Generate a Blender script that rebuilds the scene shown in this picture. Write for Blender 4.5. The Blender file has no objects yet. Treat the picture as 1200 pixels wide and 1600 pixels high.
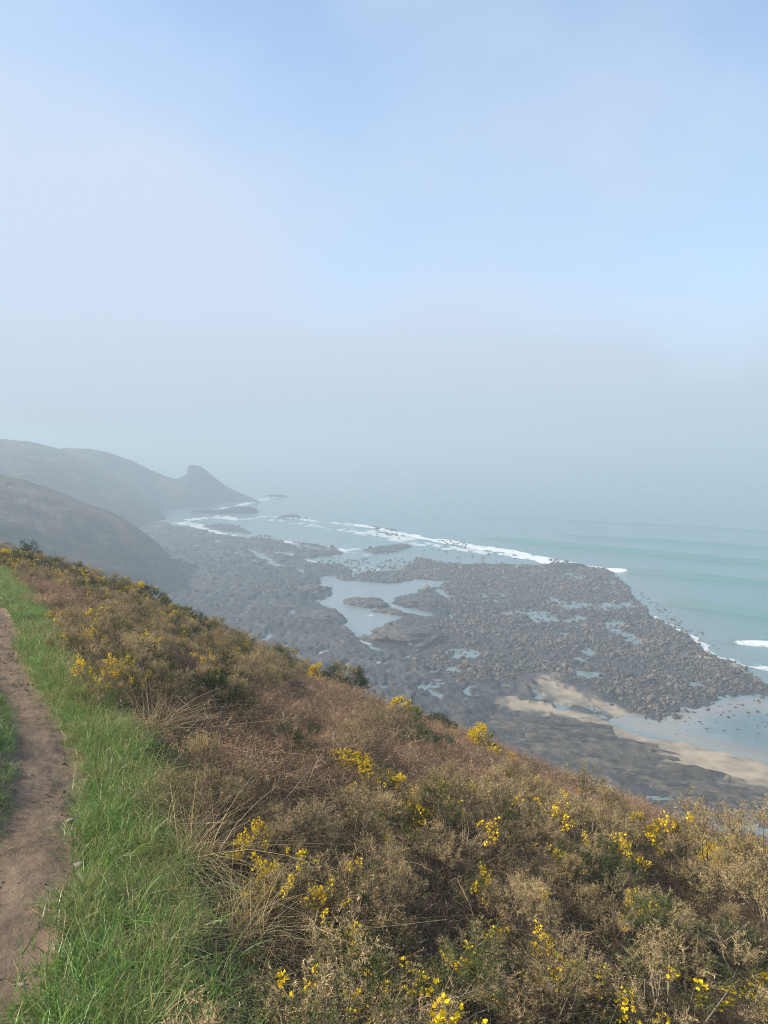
import bpy, math, random
import numpy as np

random.seed(7)
RNG = np.random.default_rng(7)
SC = bpy.context.scene
COL = SC.collection
R = math.radians

# ------------------------------------------------------------------ camera
CAMZ = 60.0                       # eye height above the sea
F = 1202.0                        # focal length in photo pixels (1200 x 1600)
PITCH = math.atan(105.0 / F)      # looking a little down; horizon near y = 695
cam_d = bpy.data.cameras.new("camera")
cam = bpy.data.objects.new("camera", cam_d)
COL.objects.link(cam)
cam.location = (0, 0, CAMZ)
cam.rotation_euler = (math.pi / 2 - PITCH, 0, 0)
cam_d.sensor_fit = 'VERTICAL'
cam_d.sensor_height = 24.0
cam_d.lens = 24.0 * F / 1600.0
cam_d.clip_start = 0.05
cam_d.clip_end = 30000
SC.camera = cam

# ------------------------------------------------------------------ world, sun
SUN_AZ = R(-94)                  # from the view direction, negative = left
SUN_EL = R(35)
SKY_STRENGTH = 0.12
world = bpy.data.worlds.new("World")
SC.world = world
world.use_nodes = True
wn, wl = world.node_tree.nodes, world.node_tree.links
wn.clear()
w_out = wn.new('ShaderNodeOutputWorld')
w_bg = wn.new('ShaderNodeBackground')
w_bg.inputs['Strength'].default_value = SKY_STRENGTH
w_sky = wn.new('ShaderNodeTexSky')
w_sky.sky_type = 'NISHITA'
w_sky.sun_disc = False
w_sky.sun_elevation = SUN_EL
w_sky.sun_rotation = SUN_AZ
w_sky.altitude = 60
w_sky.air_density = 1.0
w_sky.dust_density = 0.3
w_sky.ozone_density = 2.0
# thin sea mist drifting over the blue: soft noise plus more of it low down
w_tc = wn.new('ShaderNodeTexCoord')
w_sep = wn.new('ShaderNodeSeparateXYZ')
wl.new(w_tc.outputs['Generated'], w_sep.inputs[0])
w_map = wn.new('ShaderNodeMapping')
w_map.inputs['Scale'].default_value = (1.0, 1.0, 1.6)
w_map.inputs['Location'].default_value = (0.35, 0.2, 0.1)
wl.new(w_tc.outputs['Generated'], w_map.inputs[0])
w_noise = wn.new('ShaderNodeTexNoise')
w_noise.inputs['Scale'].default_value = 2.6
w_noise.inputs['Detail'].default_value = 4.0
w_noise.inputs['Roughness'].default_value = 0.45
wl.new(w_map.outputs[0], w_noise.inputs['Vector'])
w_r1 = wn.new('ShaderNodeMapRange')       # elevation term
w_r1.interpolation_type = 'SMOOTHSTEP'
w_r1.inputs['From Min'].default_value = 0.0
w_r1.inputs['From Max'].default_value = 0.62
w_r1.inputs['To Min'].default_value = 1.08
w_r1.inputs['To Max'].default_value = 0.48
wl.new(w_sep.outputs['Z'], w_r1.inputs['Value'])
w_x = wn.new('ShaderNodeMapRange')        # thicker mist inland, thinner over the sea
w_x.inputs['From Min'].default_value = -0.6
w_x.inputs['From Max'].default_value = 0.5
w_x.inputs['To Min'].default_value = 0.30
w_x.inputs['To Max'].default_value = -0.30
wl.new(w_sep.outputs['X'], w_x.inputs['Value'])
w_r2 = wn.new('ShaderNodeMapRange')
w_r2.inputs['From Min'].default_value = 0.3
w_r2.inputs['From Max'].default_value = 0.7
w_r2.inputs['To Min'].default_value = -0.30
w_r2.inputs['To Max'].default_value = 0.30
wl.new(w_noise.outputs['Fac'], w_r2.inputs['Value'])
w_add = wn.new('ShaderNodeMath'); w_add.operation = 'ADD'
wl.new(w_r1.outputs[0], w_add.inputs[0]); wl.new(w_r2.outputs[0], w_add.inputs[1])
w_add2 = wn.new('ShaderNodeMath'); w_add2.operation = 'ADD'; w_add2.use_clamp = True
wl.new(w_add.outputs[0], w_add2.inputs[0]); wl.new(w_x.outputs[0], w_add2.inputs[1])
w_hs = wn.new('ShaderNodeMix'); w_hs.data_type = 'RGBA'; w_hs.blend_type = 'MULTIPLY'
w_hs.inputs['Factor'].default_value = 1.0
w_hs.inputs['B'].default_value = (0.98, 1.14, 1.17, 1)
wl.new(w_sky.outputs[0], w_hs.inputs['A'])
w_mix = wn.new('ShaderNodeMix'); w_mix.data_type = 'RGBA'
w_ramp = wn.new('ShaderNodeValToRGB')      # mist: greyer where it is thick on the water
w_ramp.color_ramp.elements[0].position = 0.0
w_ramp.color_ramp.elements[0].color = (2.15, 2.60, 3.05, 1)
w_ramp.color_ramp.elements[1].position = 0.16
w_ramp.color_ramp.elements[1].color = (2.95, 3.48, 4.3, 1)
_e = w_ramp.color_ramp.elements.new(0.05); _e.color = (2.62, 3.12, 3.72, 1)
wl.new(w_sep.outputs['Z'], w_ramp.inputs[0])
wl.new(w_ramp.outputs[0], w_mix.inputs['B'])
wl.new(w_hs.outputs['Result'], w_mix.inputs['A'])
wl.new(w_add2.outputs[0], w_mix.inputs['Factor'])
wl.new(w_mix.outputs['Result'], w_bg.inputs['Color'])
wl.new(w_bg.outputs[0], w_out.inputs['Surface'])

sun_d = bpy.data.lights.new("sun", 'SUN')
sun_d.energy = 5.0
sun_d.angle = R(1.0)
sun_d.color = (1.0, 0.89, 0.72)
sun = bpy.data.objects.new("sun", sun_d)
COL.objects.link(sun)
sdir = np.array([math.sin(SUN_AZ) * math.cos(SUN_EL), math.cos(SUN_AZ) * math.cos(SUN_EL), math.sin(SUN_EL)])
from mathutils import Vector
sun.rotation_euler = Vector(sdir).to_track_quat('Z', 'Y').to_euler()
sun.location = (-40, -20, 120)

SC.view_settings.view_transform = 'Standard'
SC.view_settings.look = 'None'
SC.view_settings.exposure = 0.86
SC.view_settings.gamma = 1.0
SC.view_settings.use_curve_mapping = False
SC.render.engine = 'CYCLES'
SC.cycles.max_bounces = 6
SC.cycles.diffuse_bounces = 2
SC.cycles.glossy_bounces = 2
SC.cycles.transmission_bounces = 2
SC.cycles.volume_bounces = 1
SC.cycles.pixel_filter_type = 'BLACKMAN_HARRIS'
SC.cycles.filter_width = 1.05
SC.cycles.use_denoising = True
SC.cycles.denoiser = 'OPENIMAGEDENOISE'
try:
    SC.cycles.denoising_input_passes = 'RGB_ALBEDO_NORMAL'
    SC.cycles.denoising_prefilter = 'NONE'
except Exception:
    pass

# ------------------------------------------------------------------ haze
HAZE_DENSITY = 0.00155
HAZE_COLOR = (0.535, 0.645, 0.745, 1)

# ================================================================== helpers
def tag(o, label=None, cat=None, group=None, kind=None):
    if label: o['label'] = label
    if cat: o['category'] = cat
    if group: o['group'] = group
    if kind: o['kind'] = kind
    return o

def empty(name, loc, rz=0.0, scale=1.0):
    o = bpy.data.objects.new(name, None)
    o.empty_display_size = 0.2
    COL.objects.link(o)
    o.location = loc
    o.rotation_euler = (0, 0, rz)
    o.scale = (scale,) * 3 if not hasattr(scale, '__len__') else scale
    return o

def mesh_np(name, verts, faces, mat=None, col=None, attrs=None, smooth=False):
    """verts (N,3), faces (M,3|4) arrays -> mesh datablock"""
    me = bpy.data.meshes.new(name)
    verts = np.ascontiguousarray(verts, dtype=np.float32)
    faces = np.ascontiguousarray(faces, dtype=np.int32)
    k = faces.shape[1]
    me.vertices.add(len(verts)); me.vertices.foreach_set('co', verts.ravel())
    me.loops.add(faces.size); me.loops.foreach_set('vertex_index', faces.ravel())
    me.polygons.add(len(faces))
    me.polygons.foreach_set('loop_start', np.arange(0, faces.size, k, dtype=np.int32))
    me.polygons.foreach_set('loop_total', np.full(len(faces), k, dtype=np.int32))
    if smooth:
        me.polygons.foreach_set('use_smooth', np.ones(len(faces), dtype=bool))
    me.update(calc_edges=True)
    if col is not None:
        a = me.color_attributes.new('col', 'FLOAT_COLOR', 'POINT')
        c = np.ones((len(verts), 4), dtype=np.float32); c[:, :3] = col
        a.data.foreach_set('color', c.ravel())
    for nm, arr in (attrs or {}).items():
        a = me.attributes.new(nm, 'FLOAT', 'POINT')
        a.data.foreach_set('value', np.ascontiguousarray(arr, dtype=np.float32).ravel())
    if mat: me.materials.append(mat)
    return me

def link(name, me, parent=None):
    o = bpy.data.objects.new(name, me)
    COL.objects.link(o)
    if parent is not None: o.parent = parent
    return o

def copy_tree(o, parent=None):
    c = o.copy(); COL.objects.link(c)
    if parent is not None: c.parent = parent
    for ch in list(o.children):
        copy_tree(ch, c)
    return c

# ---- numpy noise
_P = np.random.default_rng(3).permutation(4096).astype(np.int64)
_G = np.random.default_rng(4).random(4096)
def _h(ix, iy, seed):
    return _G[(_P[(ix * 1 + seed * 131) & 4095] + iy * 57 + _P[(iy + seed * 17) & 4095]) & 4095]
def vnoise(x, y, seed=0):
    x = np.asarray(x, float); y = np.asarray(y, float)
    ix = np.floor(x).astype(np.int64); iy = np.floor(y).astype(np.int64)
    fx = x - ix; fy = y - iy
    u = fx * fx * fx * (fx * (fx * 6 - 15) + 10); v = fy * fy * fy * (fy * (fy * 6 - 15) + 10)
    a = _h(ix, iy, seed); b = _h(ix + 1, iy, seed); c = _h(ix, iy + 1, seed); d = _h(ix + 1, iy + 1, seed)
    return (a * (1 - u) + b * u) * (1 - v) + (c * (1 - u) + d * u) * v
def fbm(x, y, oct=4, seed=0, lac=2.03, gain=0.5):
    """about -1..1"""
    s = 0.0; a = 1.0; t = 0.0
    x = np.asarray(x, float); y = np.asarray(y, float)
    for k in range(oct):
        s = s + a * (vnoise(x, y, seed + k * 7) * 2 - 1); t += a
        x, y = (x * 0.8 - y * 0.6) * lac + 13.7, (x * 0.6 + y * 0.8) * lac + 7.1
        a *= gain
    return s / t * 1.5
def ridged(x, y, oct=4, seed=0):
    s = 0.0; a = 1.0; t = 0.0
    x = np.asarray(x, float); y = np.asarray(y, float)
    for k in range(oct):
        n = 1 - np.abs(vnoise(x, y, seed + k * 7) * 2 - 1) * 1.6
        s = s + a * n; t += a
        x, y = (x * 0.8 - y * 0.6) * 2.1 + 13.7, (x * 0.6 + y * 0.8) * 2.1 + 7.1
        a *= 0.5
    return s / t
def sstep(a, b, x):
    t = np.clip((np.asarray(x, float) - a) / (b - a), 0, 1)
    return t * t * (3 - 2 * t)

# ---- photo geometry
CP, SP = math.cos(PITCH), math.sin(PITCH)
def ray(px, py):
    a = (px - 600.0) / F; b = (800.0 - py) / F
    return np.array([a, CP + b * SP, -SP + b * CP])
def on_level(px, py, z=0.0):
    d = ray(px, py); t = (z - CAMZ) / d[2]
    return (d[0] * t, d[1] * t)
def th_tan(px, py):
    d = ray(px, py); h = math.hypot(d[0], d[1])
    return math.atan2(d[0], d[1]), d[2] / h
def level_poly(pts): return np.array([on_level(*p) for p in pts])

def sdf_poly(x, y, poly):
    """signed distance, positive inside"""
    d2 = np.full(x.shape, 1e18); ins = np.zeros(x.shape, bool)
    n = len(poly)
    for i in range(n):
        ax, ay = poly[i]; bx, by = poly[(i + 1) % n]
        ex, ey = bx - ax, by - ay
        L = ex * ex + ey * ey + 1e-12
        t = np.clip(((x - ax) * ex + (y - ay) * ey) / L, 0, 1)
        d2 = np.minimum(d2, (x - ax - t * ex) ** 2 + (y - ay - t * ey) ** 2)
        c = ((ay > y) != (by > y))
        xi = ax + (y - ay) / (by - ay + 1e-12) * ex
        ins ^= c & (x < xi)
    d = np.sqrt(d2)
    return np.where(ins, d, -d)
def sd_line(x, y, line):
    """(distance to polyline, parameter 0..1, signed side of nearest segment: + is left)"""
    d2 = np.full(x.shape, 1e18); par = np.zeros(x.shape); side = np.zeros(x.shape)
    n = len(line) - 1
    for i in range(n):
        ax, ay = line[i]; bx, by = line[i + 1]
        ex, ey = bx - ax, by - ay
        L = ex * ex + ey * ey + 1e-12
        t = np.clip(((x - ax) * ex + (y - ay) * ey) / L, 0, 1)
        q = (x - ax - t * ex) ** 2 + (y - ay - t * ey) ** 2
        m = q < d2
        d2 = np.where(m, q, d2); par = np.where(m, (i + t) / n, par)
        side = np.where(m, np.sign(ex * (y - ay) - ey * (x - ax)), side)
    return np.sqrt(d2), par, side

def grid_faces(nr, nc):
    i = np.arange(nr - 1)[:, None] * nc + np.arange(nc - 1)[None, :]
    i = i.ravel()
    return np.stack([i, i + 1, i + nc + 1, i + nc], 1)

# ---- materials
def new_mat(name):
    m = bpy.data.materials.new(name); m.use_nodes = True
    nt = m.node_tree; nt.nodes.clear()
    out = nt.nodes.new('ShaderNodeOutputMaterial')
    b = nt.nodes.new('ShaderNodeBsdfPrincipled')
    nt.links.new(b.outputs[0], out.inputs['Surface'])
    return m, nt.nodes, nt.links, b, out

def mat_plant(name, rough=0.7, spec=0.25, trans=0.25, var=0.25, patch=0.0):
    """colour from the mesh's own point colours, varied from plant to plant"""
    m, N, L, b, out = new_mat(name)
    ca = N.new('ShaderNodeAttribute'); ca.attribute_name = 'col'
    oi = N.new('ShaderNodeObjectInfo')
    mr = N.new('ShaderNodeMapRange')
    mr.inputs['To Min'].default_value = 1 - var; mr.inputs['To Max'].default_value = 1 + var
    L.new(oi.outputs['Random'], mr.inputs['Value'])
    hs = N.new('ShaderNodeHueSaturation')
    L.new(ca.outputs['Color'], hs.inputs['Color'])
    L.new(mr.outputs[0], hs.inputs['Value'])
    b.inputs['Roughness'].default_value = rough
    b.inputs['Specular IOR Level'].default_value = spec
    L.new(hs.outputs[0], b.inputs['Base Color'])
    if trans > 0:
        t = N.new('ShaderNodeBsdfTranslucent'); L.new(hs.outputs[0], t.inputs['Color'])
        mx = N.new('ShaderNodeMixShader'); mx.inputs[0].default_value = trans
        L.new(b.outputs[0], mx.inputs[1]); L.new(t.outputs[0], mx.inputs[2])
        L.new(mx.outputs[0], out.inputs['Surface'])
    return m

def mat_noise(name, c1, c2, scale, detail=6, rough=0.9, bump=0.0, bump_scale=None, spec=0.2, c3=None, s3=None, lo=.35, hi=.65, use_col=False):
    m, N, L, b, out = new_mat(name)
    g = N.new('ShaderNodeNewGeometry')
    n1 = N.new('ShaderNodeTexNoise'); n1.inputs['Scale'].default_value = scale; n1.inputs['Detail'].default_value = detail
    n1.inputs['Roughness'].default_value = 0.62
    L.new(g.outputs['Position'], n1.inputs['Vector'])
    mr = N.new('ShaderNodeMapRange'); mr.inputs['From Min'].default_value = lo; mr.inputs['From Max'].default_value = hi
    L.new(n1.outputs['Fac'], mr.inputs['Value'])
    mx = N.new('ShaderNodeMix'); mx.data_type = 'RGBA'
    mx.inputs['A'].default_value = (*c1, 1); mx.inputs['B'].default_value = (*c2, 1)
    L.new(mr.outputs[0], mx.inputs['Factor'])
    res = mx.outputs['Result']
    if c3 is not None:
        n3 = N.new('ShaderNodeTexNoise'); n3.inputs['Scale'].default_value = s3; n3.inputs['Detail'].default_value = 4
        L.new(g.outputs['Position'], n3.inputs['Vector'])
        r3 = N.new('ShaderNodeMapRange'); r3.inputs['From Min'].default_value = .48; r3.inputs['From Max'].default_value = .62
        L.new(n3.outputs['Fac'], r3.inputs['Value'])
        m3 = N.new('ShaderNodeMix'); m3.data_type = 'RGBA'
        m3.inputs['B'].default_value = (*c3, 1)
        L.new(res, m3.inputs['A']); L.new(r3.outputs[0], m3.inputs['Factor'])
        res = m3.outputs['Result']
    if use_col:
        ca = N.new('ShaderNodeAttribute'); ca.attribute_name = 'col'
        mm = N.new('ShaderNodeMix'); mm.data_type = 'RGBA'; mm.blend_type = 'MULTIPLY'; mm.inputs['Factor'].default_value = 1
        L.new(res, mm.inputs['A']); L.new(ca.outputs['Color'], mm.inputs['B'])
        res = mm.outputs['Result']
    L.new(res, b.inputs['Base Color'])
    b.inputs['Roughness'].default_value = rough
    b.inputs['Specular IOR Level'].default_value = spec
    if bump > 0:
        nb = N.new('ShaderNodeTexNoise'); nb.inputs['Scale'].default_value = bump_scale or scale * 3; nb.inputs['Detail'].default_value = 8
        nb.inputs['Roughness'].default_value = .65
        L.new(g.outputs['Position'], nb.inputs['Vector'])
        bp = N.new('ShaderNodeBump'); bp.inputs['Strength'].default_value = 1.0; bp.inputs['Distance'].default_value = bump
        L.new(nb.outputs['Fac'], bp.inputs['Height']); L.new(bp.outputs[0], b.inputs['Normal'])
    return m

M_SOIL = mat_noise("heath_soil", (.026, .019, .013), (.06, .042, .028), 6.0, rough=.95, bump=.02, bump_scale=40)
M_TURF = M_SOIL
M_PATH = mat_noise("trodden_dirt", (.135, .095, .064), (.21, .152, .106), 2.2, rough=.92, bump=.012, bump_scale=38, c3=(.165, .118, .08), s3=14)
M_STONE = mat_noise("path_stone", (.17, .145, .125), (.30, .26, .23), 30, rough=.85, bump=.004, bump_scale=120)
M_GORSE = mat_plant("gorse_foliage", .75, .2, .2, .22)
M_BARK = mat_plant("gorse_wood", .85, .2, 0.0, .2)
M_BLOOM = mat_plant("gorse_blossom", .55, .2, .35, .1)
M_GRASS = mat_plant("grass_blade", .42, .5, .35, .22)
M_STRAW = mat_plant("dead_stalk", .75, .25, .25, .22)
M_BOULDER = mat_noise("shore_boulder", (.024, .020, .017), (.125, .092, .067), .33, rough=.72, spec=.4, bump=.08, bump_scale=4, c3=(.050, .046, .032), s3=.07)
def vary(m, lo, hi):
    N, L = m.node_tree.nodes, m.node_tree.links
    b = next(n for n in N if n.type == 'BSDF_PRINCIPLED')
    src = b.inputs['Base Color'].links[0].from_socket
    oi = N.new('ShaderNodeObjectInfo'); mr = N.new('ShaderNodeMapRange')
    mr.inputs['To Min'].default_value = lo; mr.inputs['To Max'].default_value = hi
    L.new(oi.outputs['Random'], mr.inputs['Value'])
    vm = N.new('ShaderNodeVectorMath'); vm.operation = 'SCALE'
    L.new(src, vm.inputs[0]); L.new(mr.outputs[0], vm.inputs['Scale']); L.new(vm.outputs[0], b.inputs['Base Color'])
vary(M_BOULDER, .45, 1.75)
M_LEDGE = mat_noise("slate_ledge", (.016, .016, .016), (.11, .093, .072), .5, rough=.7, spec=.4, bump=.15, bump_scale=2.2)

# ================================================================== land: near slope
def interp_deg(xs, ys): 
    xs = np.array(xs); ys = np.array(ys)
    def f(t):
        return np.interp(t, xs, ys)
    return f
SIL = [(0, 852), (60, 864), (150, 893), (280, 941), (450, 1014), (530, 1040), (600, 1076), (700, 1108), (800, 1146), (900, 1186), (1000, 1226), (1100, 1262), (1200, 1292)]
_t = [th_tan(*p) for p in SIL]
_th = [a for a, b in _t]; _s = [-b for a, b in _t]
_dk_th = [R(-180), R(-60), _th[0], _th[3], R(0), R(14), _th[-1], R(50), R(180)]
_dk = [30, 36, 34, 28, 23, 17, 13.5, 12, 30]
D_of = interp_deg(_dk_th, _dk)
_hveg_th = [R(-180), _th[0], R(0), _th[-1], R(180)]
_hveg = interp_deg(_hveg_th, [.5, .60, .75, .80, .6])
_ss_th = [R(-180), R(-120), R(-80), R(-50)] + _th + [R(45), R(70), R(110), R(180)]
_ss = [-.05, -.28, -.22, .02] + _s + [.58, .62, .45, -.05]
_s_raw = interp_deg(_ss_th, _ss)
# smooth the angular profile a little so that the slope has no creases
_thg = np.linspace(-math.pi, math.pi, 1441)
_k = np.exp(-np.linspace(-2, 2, 13) ** 2); _k /= _k.sum()
_sg = np.convolve(np.pad(_s_raw(_thg), 6, mode='edge'), _k, 'valid')
_k2 = np.exp(-np.linspace(-2, 2, 41) ** 2); _k2 /= _k2.sum()
_dg = np.convolve(np.pad(D_of(_thg), 20, mode='edge'), _k2, 'valid')
EYE = 1.62

def near_base(x, y):
    """height of the near slope relative to the eye"""
    th = np.arctan2(x, y); d = np.hypot(x, y)
    D = np.interp(th, _thg, _dg); s = np.interp(th, _thg, _sg) + _hveg(th) / D
    z = -EYE - (s - EYE / D) * d
    e = np.maximum(d - D, 0)
    q = 0.42
    z = z - np.where(e < 15, q * e * e / 30, q * (e - 7.5))
    return z

def ground_hit(px, py, fn=None):
    fn = fn or near_base
    d = ray(px, py)
    t = np.linspace(0.6, 120, 6000)
    x = d[0] * t; y = d[1] * t; z = d[2] * t
    g = fn(x, y)
    below = np.nonzero(z < g)[0]
    k = below[0] if len(below) else -1
    return np.array([x[k], y[k]])

# path, right edge read off the ground
PATH_R = np.array([ground_hit(*p) for p in [(45, 1640), (60, 1600), (85, 1500), (105, 1430), (125, 1360), (138, 1290), (141, 1230), (128, 1180), (104, 1130), (72, 1085), (48, 1045), (34, 1010), (30, 985), (12, 955), (-30, 930)]])
PATH_R = np.vstack([[PATH_R[0][0] + .25, -3.0], [PATH_R[0][0] + .05, 0.2], PATH_R, PATH_R[-1] + (PATH_R[-1] - PATH_R[-2]) * 3 + np.array([-2.0, 0])])
def resample(line, n):
    seg = np.hypot(*np.diff(line, axis=0).T); s = np.concatenate([[0], np.cumsum(seg)])
    t = np.linspace(0, s[-1], n)
    return np.stack([np.interp(t, s, line[:, 0]), np.interp(t, s, line[:, 1])], 1)
def smooth_line(line, it=3):
    l = line.copy()
    for _ in range(it):
        l[1:-1] = (l[:-2] + 2 * l[1:-1] + l[2:]) / 4
    return l
PATH_R = smooth_line(resample(PATH_R, 120), 6)
_tan = np.gradient(PATH_R, axis=0); _tan /= np.hypot(_tan[:, 0], _tan[:, 1])[:, None]
_nor = np.stack([-_tan[:, 1], _tan[:, 0]], 1)      # to the left of the way forward
PATH_W = 0.49
PATH_C = PATH_R + _nor * PATH_W / 2
def path_sd(x, y):
    """distance outside the path: >0 to the right of it, second value >0 to the left of it"""
    d, t, s = sd_line(x, y, PATH_C)
    sgn = d * s                               # + left
    return -sgn - PATH_W / 2, sgn - PATH_W / 2

# grass / scrub boundary
GB = np.array([ground_hit(*p) for p in [(370, 1680), (345, 1600), (320, 1530), (285, 1450), (252, 1370), (238, 1300), (218, 1210), (178, 1140), (130, 1090), (100, 1040), (75, 985), (45, 930), (15, 893), (-20, 875)]])
GB = np.vstack([[GB[0][0] + .3, -2.0], GB])
GB = smooth_line(resample(GB, 80), 3)
def scrub_side(x, y):
    """>0 right of the grass edge (in the scrub), metres"""
    d, t, s = sd_line(x, y, GB)
    return -d * s

HOLLOWS = [(*ground_hit(1085, 1545), .42, .34), (*ground_hit(945, 1495), .30, .22)]     # dark gaps under the thicket
def in_hollow(x, y):
    m = np.zeros(np.shape(x), bool)
    for a, b, r, q in HOLLOWS: m |= np.hypot(x - a, y - b) < r * 1.45
    return m
def near_z(x, y):
    x = np.asarray(x, float); y = np.asarray(y, float)
    z = near_base(x, y)
    d = np.hypot(x, y)
    pr, pl = path_sd(x, y)
    far = sstep(25, 12, d) 
    z = z + far * .10 * sstep(0.0, .45, pr) * sstep(2.2, .8, pr)          # grass shoulder
    z = z + far * (.06 * sstep(0.02, .30, pl) + .12 * sstep(.2, 2.5, pl))  # low bank on the uphill side
    inside = np.minimum(sstep(.10, -.10, pr), sstep(.10, -.10, pl))
    z = z - far * .05 * inside
    z = z + .05 * fbm(x * .9, y * .9, 3, 11) * (1 - .7 * inside) + .012 * fbm(x * 5, y * 5, 3, 12)
    amp = sstep(20, 70, d)
    z = z + amp * 1.3 * fbm(x * .09, y * .09, 4, 15) + amp * .6 * fbm(x * .4, y * .4, 3, 16)
    for hx_, hy_, hr_, hd_ in HOLLOWS:
        z = z - hd_ * np.exp(-((x - hx_) ** 2 + (y - hy_) ** 2) / hr_ ** 2)
    return z + CAMZ

thv = np.radians(np.concatenate([np.linspace(-180, -76, 40), np.linspace(-75, -29, 120), np.linspace(-28.6, 28.6, 300), np.linspace(29, 42, 20), np.linspace(44, 180, 40)]))
dv = np.geomspace(0.35, 190, 265)
TH, DD = np.meshgrid(thv, dv)
GX, GY = DD * np.sin(TH), DD * np.cos(TH)
GZ = near_z(GX, GY)
_pr, _pl = path_sd(GX, GY)
GZ = GZ - .03 * np.minimum(sstep(.06, -.04, _pr), sstep(.06, -.04, _pl))      # let the path sheet lie above
GZ = np.maximum(GZ, -2.0)
hill_me = mesh_np("near_hillside", np.stack([GX, GY, GZ], -1).reshape(-1, 3), grid_faces(*GX.shape)[:, ::-1], M_SOIL, smooth=True)
hill = tag(link("hillside", hill_me), kind='structure')

# ---- path sheet
n_len, n_wid = 1150, 52
pc = resample(PATH_C, n_len); tn = np.gradient(pc, axis=0); tn /= np.hypot(tn[:, 0], tn[:, 1])[:, None]
nn = np.stack([-tn[:, 1], tn[:, 0]], 1)
w = np.linspace(-.5, .5, n_wid) * (PATH_W + .16)
PX = pc[:, None, 0] + nn[:, None, 0] * w[None]; PY = pc[:, None, 1] + nn[:, None, 1] * w[None]
_ew = .035 * fbm(pc[:, 1] * 3.1, pc[:, 0] * 3.1, 3, 36)[:, None] * (np.abs(w)[None] / .3)
PX = PX + nn[:, None, 0] * _ew; PY = PY + nn[:, None, 1] * _ew
edge = np.abs(w)[None] / ((PATH_W + .16) / 2)
cl = np.maximum(fbm(PX * 17, PY * 17, 3, 31), fbm(PX * 38, PY * 38, 2, 35) * .8)
rub = sstep(.05, .35, w)[None]                                     # stonier right margin
PZ = near_z(PX, PY) + .010 - .05 * sstep(.80, 1.0, edge) + .006 * fbm(PX * 9, PY * 9, 3, 30) + (.006 + .016 * rub) * np.maximum(cl, -.1) + .012 * fbm(PX * 2.2, PY * 2.2, 2, 33) * (1 - edge)
path_me = mesh_np("path", np.stack([PX, PY, PZ], -1).reshape(-1, 3), grid_faces(n_len, n_wid)[:, ::-1], M_PATH, smooth=True)
tag(link("path", path_me), kind='structure')

# ================================================================== far hills
def mat_hill(name, base, dark, tan, green, s=1.0):
    m, N, L, b, out = new_mat(name)
    g = N.new('ShaderNodeNewGeometry')
    def nz(scale, det, seed):
        n = N.new('ShaderNodeTexNoise'); n.noise_dimensions = '4D'; n.inputs['Scale'].default_value = scale * s; n.inputs['Detail'].default_value = det
        n.inputs['W'].default_value = seed; n.inputs['Roughness'].default_value = .6
        L.new(g.outputs['Position'], n.inputs['Vector']); return n
    def mixc(a, colr, fac_n, lo, hi):
        r = N.new('ShaderNodeMapRange'); r.inputs['From Min'].default_value = lo; r.inputs['From Max'].default_value = hi
        L.new(fac_n.outputs['Fac'], r.inputs['Value'])
        x = N.new('ShaderNodeMix'); x.data_type = 'RGBA'; L.new(r.outputs[0], x.inputs['Factor'])
        if isinstance(a, tuple): x.inputs['A'].default_value = (*a, 1)
        else: L.new(a, x.inputs['A'])
        x.inputs['B'].default_value = (*colr, 1)
        return x.outputs['Result']
    c = mixc(base, tan, nz(.035, 5, 1), .45, .62)
    c = mixc(c, green, nz(.022, 4, 5), .52, .64)
    c = mixc(c, dark, nz(.16, 6, 9), .50, .66)
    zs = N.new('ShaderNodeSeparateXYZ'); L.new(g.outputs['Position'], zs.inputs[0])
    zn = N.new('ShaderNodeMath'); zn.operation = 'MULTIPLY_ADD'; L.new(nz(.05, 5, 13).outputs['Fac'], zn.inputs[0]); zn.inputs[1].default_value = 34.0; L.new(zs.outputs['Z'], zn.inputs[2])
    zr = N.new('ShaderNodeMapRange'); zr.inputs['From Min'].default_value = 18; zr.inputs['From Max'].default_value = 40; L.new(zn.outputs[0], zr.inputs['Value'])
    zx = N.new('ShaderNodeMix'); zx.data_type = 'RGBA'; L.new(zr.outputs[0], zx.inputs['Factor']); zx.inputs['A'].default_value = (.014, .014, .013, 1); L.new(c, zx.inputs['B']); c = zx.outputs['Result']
    L.new(c, b.inputs['Base Color']); b.inputs['Roughness'].default_value = .95; b.inputs['Specular IOR Level'].default_value = .1
    nb = nz(.45, 6, 3); bp = N.new('ShaderNodeBump'); bp.inputs['Distance'].default_value = 1.2; bp.inputs['Strength'].default_value = .8
    L.new(nb.outputs['Fac'], bp.inputs['Height']); L.new(bp.outputs[0], b.inputs['Normal'])
    return m
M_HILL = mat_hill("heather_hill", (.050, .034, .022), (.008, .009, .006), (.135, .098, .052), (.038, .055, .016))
M_CLIFF = mat_hill("dark_cliff", (.018, .018, .016), (.009, .009, .008), (.032, .028, .022), (.02, .023, .013))

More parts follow.
